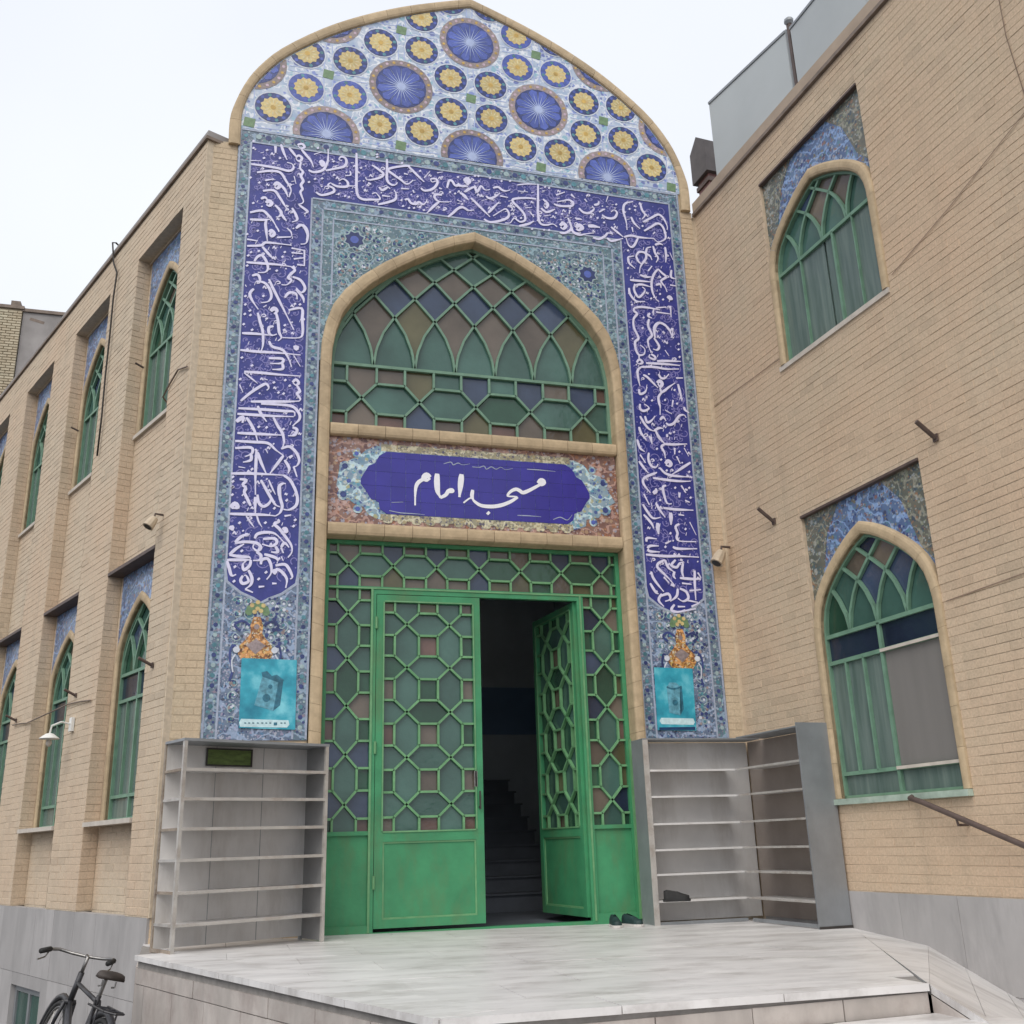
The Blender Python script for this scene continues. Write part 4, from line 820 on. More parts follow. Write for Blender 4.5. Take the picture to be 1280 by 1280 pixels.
# faint scrolling vines behind the letters
rv = random.Random(3)
mb = MB()
def bandpt():
    while True:
        if rv.random() < 0.34: return rv.uniform(-1.72, 1.72), rv.uniform(7.22, 7.73)
        s = -1 if rv.random() < .5 else 1; return s*rv.uniform(1.75, 2.34), rv.uniform(3.1, 7.7)
for _ in range(900):
    x, z = bandpt(); a0 = rv.uniform(0, 6.28); r = rv.uniform(0.03, 0.075); sg = rv.choice((-1, 1)); pts = []
    for i in range(9):
        t = i/8; a = a0+sg*t*4.2; rr = r*(1-0.65*t); pts.append((min(max(x+rr*math.cos(a), -2.365), 2.365), min(max(z+rr*math.sin(a), 2.98), 7.75)))
    if all((abs(p[0]) > 1.735 or p[1] > 7.205) for p in pts): mb.ribbon(PF, pts, 0.010, 0.002); 
    if abs(x) > 1.76 or z > 7.22:
        if rv.random() < .8: mb.disc(PF, (x, z), 0.011, 0.0022, 6)
for _ in range(1500):
    x, z = bandpt(); r = rv.uniform(.005, .011); mb.disc(PF, (x, z), r, 0.0026, 5)
mb.build('vine_scrolls', VINE, portal, kind='stuff')
# arabesque scrolls on the teal ground
mt = {'a': MB(), 'n': MB(), 't': MB(), 'o': MB(), 'w': MB()}
def scroll(x, z, r, ok, sg, a0):
    pts = []
    for i in range(16):
        t = i/15; a = a0+sg*t*8.5; rr = r*(1-0.82*t); pts.append((x+rr*math.cos(a), z+rr*math.sin(a)))
    if not all(ok(p) for p in pts): return
    mt['a'].ribbon(PF, pts, lambda t: 0.011*(1-.4*t), 0.003)
    for i in (1, 3, 5, 7, 9, 11):
        p = pts[i]; q = pts[i+1]; dx, dz = q[0]-p[0], q[1]-p[1]; L = math.hypot(dx, dz) or 1; e = (-1)**i
        c = (p[0]-dz/L*0.022*e, p[1]+dx/L*0.022*e)
        key = rv.choice('nntow'); rr = rv.uniform(0.010, 0.019)
        if ok(c): mt[key].disc(PF, c, rr, 0.0036+rv.random()*0.0006, 6)
    mt[rv.choice('tw')].disc(PF, pts[-1], 0.013, 0.0046, 7)
OOx = [(x, z) for x, z in OO]
def in_sp(p): 
    if abs(p[0]) > 1.475 or p[1] > 6.94 or p[1] < 5.4: return False
    return not inside(p, [(1.62,5.2)]+[(0.01+(x-.01)*1.015, z+0.015) for x, z in OOx]+[(-1.62,5.2)])
def in_ft(s):
    def ok(p): return 1.65 < p[1] < 3.0-0.0 and abs(p[0]-s*2.05) < 0.31 and p[1] < 2.88+abs(p[0]-s*2.05)*0.3 and not (1.69 < p[1] < 2.34 and (abs(p[0]+1.95) < .27 or abs(p[0]-1.955) < .24))
    return ok
for x in [i*0.115-1.5 for i in range(27)]:
    for z in [j*0.115+5.4 for j in range(15)]:
        if in_sp((x, z)): scroll(x+rv.uniform(-.02,.02), z+rv.uniform(-.02,.02), rv.uniform(.05,.085), in_sp, 1 if x > 0 else -1, rv.uniform(0, 6.28))
for s in (-1, 1):
    for x in [i*0.1-.3 for i in range(7)]:
        for z in [j*0.105+1.68 for j in range(14)]:
            scroll(s*2.05+x, z, rv.uniform(.035,.06), in_ft(s), 1 if x > 0 else -1, rv.uniform(0, 6.28))
for k, mm in (('a', TENDR), ('n', NAVY), ('t', TURQ), ('o', BROWNR), ('w', WHITE)): mt[k].build('arabesque', mm, portal, kind='stuff')
for s, cx, cz in ((-1,-1.279,6.742),(1,1.300,6.68)):
    pts = []
    for k in range(16):
        a = 2*math.pi*k/16; r = 0.125 if k % 2 else 0.095; pts.append((cx+r*math.cos(a), cz+r*math.sin(a)))
    mb = MB(); mb.prism(PF, pts, 0.001, 0.006); fl = mb.build('spandrel_flower', TENDR, portal)
    mb = MB(); mb.prism(PF, [(cx+(x-cx)*.84, cz+(z-cz)*.84) for x, z in pts], 0.005, 0.0075); mb.build('petals', NAVY, fl)
    mb = MB(); mb.disc(PF, (cx, cz), 0.045, 0.0085, 10); mb.build('centre', BLUE_R, fl)
# the vase of flowers under each foot of the band
for s, cx in ((-1,-2.075),(1,2.06)):
    q = lambda pts: [(cx+x, z) for x, z in pts]
    body = q([(-.03,2.70),(-.055,2.62),(-.05,2.55),(-.085,2.50),(-.14,2.44),(-.15,2.36),(-.11,2.30),(.11,2.30),(.15,2.36),(.14,2.44),(.085,2.50),(.05,2.55),(.055,2.62),(.03,2.70)])
    mb = MB(); mb.prism(PF, body, 0.001, 0.006); v = mb.build('vase_motif', ORANGE, portal)
    mb = MB(); mb.prism(PF, q([(-.085,2.44),(0,2.36),(.085,2.44),(0,2.50)]), 0.005, 0.0075); mb.disc(PF, (cx,2.61), 0.026, 0.0075, 8); mb.build('vase_pattern', BROWNR, v)
    mb = MB()
    for k in range(7): a = k/6*math.pi; mb.disc(PF, (cx+0.075*math.cos(a), 2.745+0.06*math.sin(a)), 0.034, 0.007+k*.0002, 8)
    mb.build('bouquet', OLIVE, v)
    mb = MB()
    for k, (dx, dz) in enumerate(((0,0),(-.05,.03),(.05,.03),(0,.06),(-.025,-.03),(.03,-.02))): mb.disc(PF, (cx+dx, 2.775+dz), 0.021, 0.0095+k*.0002, 7)
    mb.build('blossoms', YELLOW, v)
    mb = MB()
    for e in (-1, 1):
        mb.ribbon(PF, smooth_pts(q([(e*.06,2.62),(e*.13,2.66),(e*.19,2.62),(e*.14,2.57)]), 4), 0.022, 0.0065); mb.ribbon(PF, smooth_pts(q([(e*.15,2.40),(e*.20,2.44),(e*.22,2.34),(e*.19,2.22),(e*.21,2.12)]), 4), 0.02, 0.0068)
    mb.build('handles', NAVY, v, kind='stuff')
    mb = MB()
    for e in (-1, 1): mb.disc(PF, (cx+e*.165, 2.40), 0.03, 0.0085, 9); mb.ribbon(PF, smooth_pts(q([(e*.17,2.36),(e*.20,2.30),(e*.185,2.2)]), 3), 0.014, 0.009)
    mb.build('white_buds', WHITE, v, kind='stuff')
# brick-stone mouldings round the opening
inn = [(1.49,0.0),(1.49,5.0)]+OI+[(-1.49,5.0),(-1.49,0.0)]; inn = [(1.50,0.0)]+OI+[(-1.48,0.0)]
out = [(1.60,0.0)]+OO+[(-1.59,0.0)]
rim_ring(PF, inn, out, -0.26, 0.05, portal, RIM, 'arch_stone', 0.24, 0.0025)
rim_bar(PF, (-1.476,4.53), (1.496,4.53), 0.125, -0.24, 0.035, portal, RIM, 'beam_stone', 0.27)
rim_bar(PF, (-1.476,3.51), (1.496,3.51), 0.125, -0.24, 0.035, portal, RIM, 'beam_stone', 0.27)
# great arched window above the sign
def colA(level, k, cu, cz):
    if level == 0: return G_TEAL
    if level == 1: return G_BROWN if random.random() < .8 else G_OLIVE
    if level == 2: return random.choice((G_BLUE, G_BLUE, G_TEAL))
    if level == 3: return random.choice((G_BROWN, G_BROWN, G_ROSE, G_TEAL))
    return random.choice((G_TEAL, G_TEAL, G_BROWN, G_BLUE))
WOFF = -0.12; fm = MB()
shp = [(-1.475,4.655),(1.495,4.655)]+[(0.01+(x-.01)*0.995, z-0.01) for x, z in OI]
wn = part_empty('window', portal)
def fI(h):
    T = [(0,0),(.2,.028),(.4,.10),(.585,.213),(.83,.4265),(1.06,.64),(1.24,.853),(1.42,1.07),(1.8,1.55)]
    for (a, b), (c, d) in zip(T, T[1:]):
        if h <= c: return b+(d-b)*(h-a)/(c-a)
    return T[-1][1]
upper = [(-1.475,5.36),(1.495,5.36)]+[p for p in shp[2:] if p[1] > 5.37]
spr = [0.02+(k-3.5)*0.4265 for k in range(8)]
tracery(PF, spr, 5.36, 0, fI, upper, WOFF, fm, wn, colA, bw=0.024, hmax=1.7)
def colL(kd, i, j, cu, cz):
    if kd == 'h': return random.choice((G_TEAL, G_TEAL, G_GREEN))
    if kd == 'v': return random.choice((G_BLUE, G_BROWN, G_BROWN, G_OLIVE))
    return random.choice((G_BROWN, G_BROWN, G_ROSE, G_TEAL))
lattice(PF, (-1.475,1.495,4.655,5.345), [-1.162+k*0.590 for k in range(5)], [5.0], 0.15, 0.165, WOFF, fm, wn, None, bw=0.024, colf=colL)
fm.bar(PF.P(-1.475,5.36,WOFF), PF.P(1.495,5.36,WOFF), 0.036, 0.03, up=(0,0,1))
for i in range(len(shp)):
    a, b = shp[i], shp[(i+1) % len(shp)]; fm.bar(PF.P(*a, WOFF), PF.P(*b, WOFF), 0.04, 0.05, up=PF.n.cross((PF.P(*b)-PF.P(*a)).normalized()))
fm.build('frame', GREEN3, wn)
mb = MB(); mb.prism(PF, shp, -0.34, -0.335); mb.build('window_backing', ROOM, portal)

# ------------------------------------------------------------------ the name sign
sign = thing('name_sign', (0.01,0.02,3.64), 'cobalt blue tile sign with white calligraphy between the two sand coloured beams', 'sign')
SF = Fr((0.01,0.03,0), 0).setn(1)
mb = MB(); mb.box(SF, -1.485, 1.485, 3.638, 4.528, -0.05, 0.0); mb.build('floral_ground', SIGNB, sign)
half = [(1.19,4.07),(1.145,4.16),(1.10,4.24),(1.04,4.27),(1.00,4.35),(0.93,4.40)]
lowh = [(0.92,3.755),(0.985,3.80),(1.00,3.87),(1.075,3.90),(1.13,3.99)]
bp = [(-x, z) for x, z in lowh][::-1] and None
bluep = [(x, z) for x, z in lowh]+half; bluep = bluep+[(-x, z) for x, z in bluep[::-1]]
outp = []
for i, (x, z) in enumerate(bluep):
    sx = 1 if x > 0 else -1; k = max(0, (abs(x)-0.9)/0.3); outp.append((x+sx*(0.08+0.19*k*(1 if i % 2 else .75)), z+(0.055 if z > 4.07 else -0.055)*(1 if abs(x) < 1.15 else .9)))
mb = MB(); mb.prism(SF, outp, 0.0005, 0.003); mb.build('scroll_border', SIGNC, sign)
mb = MB(); mb.box(SF, -0.98, 0.98, 4.405, 4.475, 0.0032, 0.0045); mb.box(SF, -0.98, 0.98, 3.69, 3.752, 0.0032, 0.0045); mb.build('lace_edge', SIGNG, sign)
mb = MB()
for k in range(14):
    x = -0.91+k*0.14; mb.disc(SF, (x, 3.70), 0.05, 0.0055, 10, clip=[(-1,3.66),(1,3.66),(1,3.72),(-1,3.72)]); mb.disc(SF, (x, 4.455), 0.05, 0.0055, 10, clip=[(-1,4.43),(1,4.43),(1,4.48),(-1,4.48)])
mb.build('scallops', SIGNG, sign, kind='stuff')
for s in (-1, 1):
    for k, (x, z, r) in enumerate(((1.33,4.22,.055),(1.34,3.93,.06),(1.22,4.36,.04),(1.20,3.79,.045),(1.29,4.07,.04))):
        mb = MB(); mb.disc(SF, (s*x, z), r, 0.0048+k*.0002, 10); f = mb.build('corner_flower', SIGNC, sign); mb = MB(); mb.disc(SF, (s*x, z), r*.55, 0.0066, 8); mb.build('centre', NAVY if k < 2 else BLUE_R, f)
TS = 0.147
bluec = bluep
for i in range(-9, 9):
    for j in range(-1, 5):
        x0 = i*TS; z0 = 3.745+j*TS
        # the notched ends are slightly concave, so clip the convex tile against... the tile clips the outline
        c = clip_poly(bluec, [(x0+.0012,z0+.0012),(x0+TS-.0012,z0+.0012),(x0+TS-.0012,z0+TS-.0012),(x0+.0012,z0+TS-.0012)])
        if area(c) > 0.0006: mb = MB(); mb.prism(SF, c, 0.003, 0.0075+random.uniform(0,.0006)); mb.build('tile', BLUE_S, sign)
SGN = "w634,4172 668,4205 692,4188 661,4162 641,4176;n669,4170 585,4119 525,4085 468,4062 431,4083 393,4093 341,4066 306,4016 376,4014 408,4010;n412,4011 330,3954 228,3910 127,3892 27,3898 -36,3935 -74,3971 -150,3913;n-53,4057 -62,3987 -43,3943;o101,3822;w-164,4217 -176,4105 -190,3972;w-412,4204 -415,4118 -408,4016 -379,3954;n-384,3951 -328,3986 -300,4029 -261,4043 -255,4019 -290,4015;w-484,4157 -517,4181 -545,4150 -513,4129 -484,4151;n-527,4148 -597,4103 -629,4031 -634,3857"; SGT = "n-345,4314 -272,4338 -248,4309 -199,4333 -151,4316 -77,4334;n-53,4303 21,4303 70,4320 94,4288 145,4317 194,4295 244,4320 293,4297 369,4316;n520,4319 672,4320 826,4315;n-866,3873 -750,3885;n-888,3789 -773,3772 -633,3771 -539,3766;n403,3817 527,3819 652,3816;n777,3793 854,3823 929,3797 983,3856"
SF0 = Fr((0.0,0.03,0), 0).setn(1)
strokes(SF0, parse(SGN), 0.0095, 0.037, LETTER_W, sign, 'lettering', dot=0.023)
strokes(SF0, parse(SGT), 0.0092, 0.009, PALE, sign, 'small_lettering', dot=0.01)

# ------------------------------------------------------------------ posters
def poster(F, c0, label):
    p = thing('poster', F.P(sum(x for x, z in c0)/4, min(z for x, z in c0), 0.012), label, 'poster')
    mb = MB(); mb.prism(F, c0, 0.010, 0.013); mb.build('sheet', POST, p)
    cx = sum(x for x, z in c0)/4; z0 = min(z for x, z in c0); h = max(z for x, z in c0)-z0; w = (c0[1][0]-c0[0][0])
    q = lambda pts: [(cx+x*w, z0+z*h) for x, z in pts]
    return p, q, F
pA, q, F = poster(PF, [(-2.185,1.715),(-1.705,1.70),(-1.712,2.315),(-2.192,2.325)], 'cyan poster with a battered cube picture left of the green door')
mb = MB(); mb.prism(F, q([(-.24,.34),(.10,.26),(.17,.66),(-.12,.74)]), 0.0135, 0.0145); mb.build('printed_shape', POST_M, pA)
mb = MB(); mb.prism(F, q([(.10,.26),(.22,.34),(.26,.68),(.17,.66)]), 0.0135, 0.0145); mb.prism(F, q([(-.12,.74),(.17,.66),(.28,.69),(.14,.77),(.05,.75),(-.04,.82),(-.14,.80)]), 0.0147, 0.0155); mb.disc(F, q([(-.03,.44)])[0], .035, 0.016, 10); mb.disc(F, q([(.03,.60)])[0], .02, 0.016, 8); mb.build('printed_shadow', POST_D, pA)
mb = MB(); mb.prism(F, q([(-.47,.04),(.36,.03),(.40,.07),(.38,.13),(-.46,.15),(-.49,.10)]), 0.0135, 0.0145); mb.build('caption_strip', POST_W, pA)
mb = MB(); mb.prism(F, q([(.12,.06),(.18,.06),(.18,.10),(.12,.10)]), 0.015, 0.016); [mb.prism(F, q([(x,.085),(x+.035,.083),(x+.035,.098),(x,.10)]), 0.015, 0.016) for x in (-.4,-.33,-.26,-.18,-.1,-.03,.04,.24,.30)]; mb.build('caption_marks', POST_D, pA)
pB, q, F = poster(PF, [(1.735,1.695),(2.145,1.69),(2.16,2.30),(1.745,2.305)], 'cyan poster with a pale cylinder picture right of the green door')
mb = MB(); mb.prism(F, q([(-.18,.28),(.10,.24),(.14,.34),(.15,.70),(.05,.76),(-.12,.76),(-.20,.68)]), 0.0135, 0.0145); mb.build('printed_shape', POST_M, pB)
mb = MB(); mb.prism(F, q([(.10,.24),(.20,.34),(.20,.68),(.15,.70)]), 0.0135, 0.0145); mb.ribbon(F, smooth_pts(q([(-.20,.69),(-.08,.66),(.08,.67),(.19,.70)]), 4), 0.016, 0.016); mb.disc(F, q([(-.01,.44)])[0], .03, 0.016, 10); mb.build('printed_shadow', POST_D, pB)
mb = MB(); mb.prism(F, q([(-.47,.01),(.46,.01),(.46,.06),(-.47,.05)]), 0.0135, 0.0145); mb.build('bottom_edge', POST_N, pB)
mb = MB(); mb.prism(F, q([(-.40,.10),(.42,.09),(.46,.13),(.43,.19),(-.40,.20),(-.45,.15)]), 0.0135, 0.0145); mb.build('caption_strip', POST_W, pB)

# ------------------------------------------------------------------ the green door screen
door = thing('metal_door_screen', (0.0,0.15,0.0), 'green painted steel door screen with coloured glass lattice, right leaf open', 'door')
DF = Fr((0,0.15,0), 0).setn(1)
fr = MB()
def fb(u0, u1, z0, z1, o0=-0.025, o1=0.025, m=None): (m or fr).box(DF, u0, u1, z0, z1, o0, o1)
fb(-1.478,-1.435,0.0,3.50); fb(1.50,1.492+.005,0.0,3.50) if False else fb(1.455,1.497,0.0,3.50)
fb(-1.435,1.455,3.47,3.505)
fb(-1.035,-0.985,0.0,3.03); fb(1.02,1.085,0.0,3.03)
fb(-1.435,1.455,3.03,3.055)
fb(-0.985,1.02,2.985,3.03)
fb(-1.435,-1.035,0.0,0.06); fb(1.085,1.455,0.0,0.06); fb(-0.985,1.02,-0.05,0.0,-0.05,0.04); fb(-1.478,-.985,-0.05,0.0); fb(1.02,1.497,-0.06,0.0)
fb(-1.435,-1.035,0.80,0.835); fb(1.085,1.455,0.80,0.835)
fr.build('frame', GREEN, door)
mb = MB(); fb(-1.0345,-1.015,0.0,3.03,0.025,0.032,mb); fb(1.045,1.062,0.0,3.03,0.025,0.034,mb); fb(-1.435,1.455,3.030,3.045,0.025,0.033,mb); fb(1.478,1.4965,0.0,1.62,0.025,0.06,mb); mb.build('pale_edge_strip', GREEN2, door)
mb = MB(); fb(-1.435,-1.035,0.06,0.80,-0.012,0.0,mb); mb.build('kick_panel', GREEN, door)
mb = MB(); fb(1.085,1.455,0.06,0.80,-0.012,0.0,mb); mb.build('kick_panel', GREEN, door)
def colD(kd, i, j, cu, cz):
    dark = random.random() < 0.25+0.35*(cu > 1)
    if kd == 's': return random.choice((G_BROWN, G_OLIVE, G_BROWN, G_ROSE, G_GREEN)) if not dark else G_GREEN
    if kd == 'h': return random.choice((G_BLUE, G_BROWN, G_NAVY, G_TEAL, G_OLIVE)) if abs(cu) > 1 or cz > 3 else random.choice((G_TEAL, G_TEAL, G_GREEN))
    return random.choice((G_TEAL, G_TEAL, G_GREEN)) if cz < 3.02 else random.choice((G_BLUE, G_BROWN, G_TEAL))
def colT(kd, i, j, cu, cz):
    if kd == 'h': return random.choice((G_TEAL, G_TEAL, G_GREEN))
    if kd == 'v': return random.choice((G_BLUE, G_BROWN, G_OLIVE, G_BLUE))
    return random.choice((G_BROWN, G_OLIVE, G_GREEN))
tr_ = part_empty('transom', door); b_ = MB()
lattice(DF, (-1.435,1.455,3.055,3.47), [-1.25+k*0.425 for k in range(7)], [3.27], 0.105, 0.11, 0, b_, tr_, None, bw=0.020, colf=colT); b_.build('lattice', GREEN2, tr_)
for x0, x1, cx in ((-1.435,-1.035,-1.247),(1.085,1.455,1.283)):
    sl = part_empty('sidelight', door); b_ = MB()
    lattice(DF, (x0,x1,0.835,3.03), [cx], [1.062+k*0.435 for k in range(5)], 0.105, 0.12, 0, b_, sl, None, bw=0.020, colf=colD); b_.build('lattice', GREEN2, sl)
def leaf(F, u0, name, label=None):
    """a door leaf 1.0 m wide standing in frame F from u0 to u0+1.0"""
    L = part_empty(name, door, label); w = 1.0
    mb = MB()
    for a, b, c, d in ((0,0.075,0.03,2.98),(w-0.075,w,0.03,2.98),(0.075,w-0.075,2.91,2.98),(0.075,w-0.075,0.03,0.10),(0.075,w-0.075,0.74,0.83)):
        mb.box(F, u0+a, u0+b, c, d, -0.03, 0.022)
    mb.box(F, u0+0.075, u0+w-0.075, 0.10, 0.74, -0.012, 0.004)
    mb.build('leaf_frame', GREEN, L)
    mb = MB()
    for a, b, c, d in ((0.075,0.09,0.10,0.74),(w-0.09,w-0.075,0.10,0.74),(0.09,w-0.09,0.10,0.115),(0.09,w-0.09,0.725,0.74)): mb.box(F, u0+a, u0+b, c, d, 0.004, 0.014)
    for a, b, c, d in ((0.062,0.075,0.83,2.91),(w-0.075,w-0.062,0.83,2.91),(0.075,w-0.075,0.817,0.83),(0.075,w-0.075,2.91,2.923)): mb.box(F, u0+a, u0+b, c, d, 0.022, 0.030)
    mb.build('beading', GREEN2, L)
    b_ = MB()
    lattice(F, (u0+0.075,u0+w-0.075,0.83,2.91), [u0+0.29, u0+0.70], [1.055+k*0.412 for k in range(5)], 0.115, 0.108, 0, b_, L, None, bw=0.020, colf=colD)
    b_.build('lattice', GREEN2, L)
    return L
L1 = leaf(DF, -0.98, 'door_leaf')
mb = MB(); mb.bar(DF.P(-0.02,1.02,0.022), DF.P(-0.02,1.02,0.06), 0.016); mb.bar(DF.P(-0.02,1.00,0.06), DF.P(-0.02,1.16,0.06), 0.014); mb.build('handle', DARKM, L1)
mb = MB(); mb.box(DF, -.065,-.035,1.20,1.34,.022,.030); mb.build('lock_plate', CHROME, L1)
for z in (.35,1.5,2.65):
    mb = MB(); mb.tube([DF.P(-.983,z,.034), DF.P(-.983,z+.11,.034)], .012, 8); mb.build('hinge', GREEN2, L1)
LA = R(97)
LFr = Fr((1.01,0.17,0), LA); LFr.n = Vector((-math.sin(LA), math.cos(LA), 0))*1.0
L2 = leaf(LFr, 0.0, 'door_leaf', 'right leaf swung open into the dark hall')
# ------------------------------------------------------------------ the hall behind the door
hall = bpy.data.objects.new('entrance_hall', None); COL.objects.link(hall); hall['kind'] = 'structure'; hall.location = (0,3,0)
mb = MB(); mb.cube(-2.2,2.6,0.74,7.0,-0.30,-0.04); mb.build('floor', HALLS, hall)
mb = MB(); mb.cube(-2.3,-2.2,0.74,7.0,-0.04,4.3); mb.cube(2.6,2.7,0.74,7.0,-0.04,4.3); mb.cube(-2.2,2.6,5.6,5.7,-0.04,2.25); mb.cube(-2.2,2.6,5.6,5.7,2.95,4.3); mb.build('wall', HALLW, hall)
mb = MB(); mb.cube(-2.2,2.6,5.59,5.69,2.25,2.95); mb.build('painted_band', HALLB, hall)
mb = MB(); mb.cube(-2.3,2.7,0.74,2.7,4.3,4.5); mb.cube(-2.3,2.7,5.4,7.0,4.3,4.5); mb.cube(-2.3,-0.9,2.7,5.4,4.3,4.5); mb.cube(1.3,2.7,2.7,5.4,4.3,4.5); mb.build('ceiling', HALLW, hall)  # unseen gap left over the stairs, added to let sky light brighten the hall
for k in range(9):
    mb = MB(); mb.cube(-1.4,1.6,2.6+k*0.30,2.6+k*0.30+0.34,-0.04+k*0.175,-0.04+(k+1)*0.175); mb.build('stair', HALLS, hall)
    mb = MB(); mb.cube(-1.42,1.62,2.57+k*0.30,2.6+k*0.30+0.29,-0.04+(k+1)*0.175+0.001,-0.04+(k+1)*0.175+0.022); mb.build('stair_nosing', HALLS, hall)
# ------------------------------------------------------------------ windows of the two wings
def wing_window(F, parent, c, w, z0, zs, za, off, spr, mull, bars, verts, glassoff, curtain=True, screen=None, name='window', lower_cols=None, hm=1.0, fscale=1.0):
    """arched green steel window: tracery head, clear panes and a curtain behind"""
    fm = MB(); shape = arch_shape(c, w, z0, zs, za)
    base = spr[0]; wn = part_empty(name, parent)
    head = clip_poly(shape, [(c-3,base),(c+3,base),(c+3,za+1),(c-3,za+1)])
    def f(h): 
        T = [(0,0),(.15,.03),(.3,.10),(.41,.178),(.57,.36),(.72,.54),(.86,.72),(1.1,1.02)]; h = h/fscale
        for (a, b), (cc, d) in zip(T, T[1:]):
            if h <= cc: return (b+(d-b)*(h-a)/(cc-a))*fscale
        return T[-1][1]*fscale
    def col(level, k, cu, cz):
        return random.choice({0: (G_TEAL, G_GREEN, G_TEAL), 1: (G_BROWN, G_TEAL, G_BLUE), 2: (G_BLUE, G_BROWN, G_TEAL)}.get(level, (G_BROWN, G_NAVY)))
    tracery(F, spr[1], base, 0, f, head, glassoff, fm, wn, col, bw=0.026, bd=0.03, hmax=hm)
    for z, h in bars: 
        r = clip_line((c-3, z), (c+3, z), shape)
        if r: fm.bar(F.P(*r[0], glassoff), F.P(*r[1], glassoff), 0.036, h, up=(0,0,1))
    for u, a, b, wd in verts: fm.bar(F.P(u, a, glassoff), F.P(u, b, glassoff), 0.036, wd, up=F.u)
    for i in range(len(shape)):
        a, b = shape[i], shape[(i+1) % len(shape)]
        fm.bar(F.P(*a, glassoff), F.P(*b, glassoff), 0.04, 0.045, up=F.n.cross((F.P(*b)-F.P(*a)).normalized()))
    fm.build('frame', GREEN3, wn)
    zz = sorted([z0]+[z for z, h in bars]); uu = [c-w]+sorted(u for u, a, b, wd in mull)+[c+w]
    for i in range(len(zz)-1):
        for j in range(len(uu)-1):
            pl = clip_poly([(uu[j]+.012,zz[i]+.012),(uu[j+1]-.012,zz[i]+.012),(uu[j+1]-.012,zz[i+1]-.012),(uu[j]+.012,zz[i+1]-.012)], shape)
            if area(pl) < .004: continue
            m_ = (lower_cols or {}).get((i, j), G_CLEAR)
            mb = MB(); mb.prism(F, pl, glassoff-0.016, glassoff-0.010); mb.build('pane', m_, wn)
    if screen:
        mb = MB(); mb.box(F, *screen, glassoff-0.008, glassoff-0.002); mb.build('insect_screen', CURT_G, wn)
    if curtain:
        mb = MB(); N = int(w*2*34); pts = []
        for i in range(N+1):
            u = c-w+2*w*i/N; o = glassoff-0.085+0.028*math.sin(i*1.55)+0.012*math.sin(i*0.37+1)
            pts.append((u, o))
        P = [F.P(u, z0, o) for u, o in pts]+[F.P(u, base, o) for u, o in pts]; n = len(pts)
        mb.add(P, [(i, i+1, n+i+1, n+i) for i in range(n-1)]); mb.build('curtain', CURT, wn, smooth=True)
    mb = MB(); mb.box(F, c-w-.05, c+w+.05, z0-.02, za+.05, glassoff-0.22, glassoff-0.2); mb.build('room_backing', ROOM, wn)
    return wn
def reveal(F, shape, o0, o1, parent, mat):
    mb = MB(); n = len(shape); mb.add([F.P(u, z, o0) for u, z in shape]+[F.P(u, z, o1) for u, z in shape], [(i, (i+1) % n, n+(i+1) % n, n+i) for i in range(n)])
    return mb.build('window_reveal', mat, parent)
def spandrel(F, c, w, u0, u1, zs, za, ztop, off, parent, mat, zb=None):
    """tile field round the head of an arch, each half a field"""
    A = arch(c, w, zs, za); h = len(A)//2
    for s, pts in ((1, A[:h+1]), (-1, A[h:])):
        e = u1 if s > 0 else u0
        pl = ([(e, zs)]+pts+[(c, ztop), (e, ztop)]) if s > 0 else ([(c, ztop)]+pts+[(e, zs), (e, ztop)])
        mb = MB(); mb.prism(F, pl, off-0.02, off); mb.build('spandrel_tiles', mat, parent)

# ------------------------------------------------------------------ left wing
left = thing('brick_wing', (-3.6,2.5,STREET), 'long buff brick wing with tall recessed window bays, left of the portal', 'building')
LEN = 13.2; BAYS = [(0.52+2.2*k, 1.80+2.2*k) for k in range(5)]
mb = MB()
RO = -0.15
holesL = []
for a, b in BAYS:
    c = (a+b)/2
    for z0, zt in ((1.01, 3.44), (5.03, 7.17)): holesL.append((c-0.57, c+0.57, z0, zt))
wall_rects(LWF, mb, -0.02, LEN, STREET, 7.70, holesL, RO-0.008, -0.6)
prev = -0.02
for a, b in BAYS: mb.box(LWF, prev, a, 0.21, 7.20, RO-0.008, -0.009); prev = b
mb.box(LWF, prev, LEN, 0.21, 7.20, RO-0.008, -0.009); mb.box(LWF, -0.02, LEN, 7.20, 7.70, RO-0.008, -0.009)
mb.build('wall', MORT_L, left)
prev = 0.0
for a, b in BAYS:
    brick_field(LWF, BR_L, left, prev, a, 0.22, 7.20, off=-0.009); prev = b
    brick_field(LWF, BR_L, left, a+.004, b-.004, 0.22, 7.19, holes=[h for h in holesL if a < h[0] < b], off=RO-0.008)
    for e, sg in ((a, 1), (b, -1)):                                        # bay cheeks
        G = Fr(LWF.P(e, 0, -0.006), LWF.ang-math.pi/2); G.n = LWF.u*(sg); G.u = -LWF.n
        brick_field(G, BR_L, left, 0.0, 0.142, 0.22, 7.19, off=0.0005, bl=0.16, th=0.003)
brick_field(LWF, BR_L, left, prev, LEN, 0.22, 7.20, off=-0.009)
brick_field(LWF, BR_L, left, 0.0, LEN, 7.20, 7.68, off=-0.009)
mb = MB(); mb.box(LWF, -0.05, LEN, 7.70, 7.735, -0.6, 0.02); mb.build('coping', COPE, left)
mb = MB(); mb.box(LWF, -0.05, LEN, 7.735, 7.80, -0.6, 0.005); mb.build('coping', GREYP, left)
mb = MB(); mb.add([LWF.P(0,7.6,-.6), LWF.P(LEN,7.6,-.6), LWF.P(LEN,7.6,-9), LWF.P(0,7.6,-9)], [(0,1,2,3)]); mb.build('roof', GREYP, left)
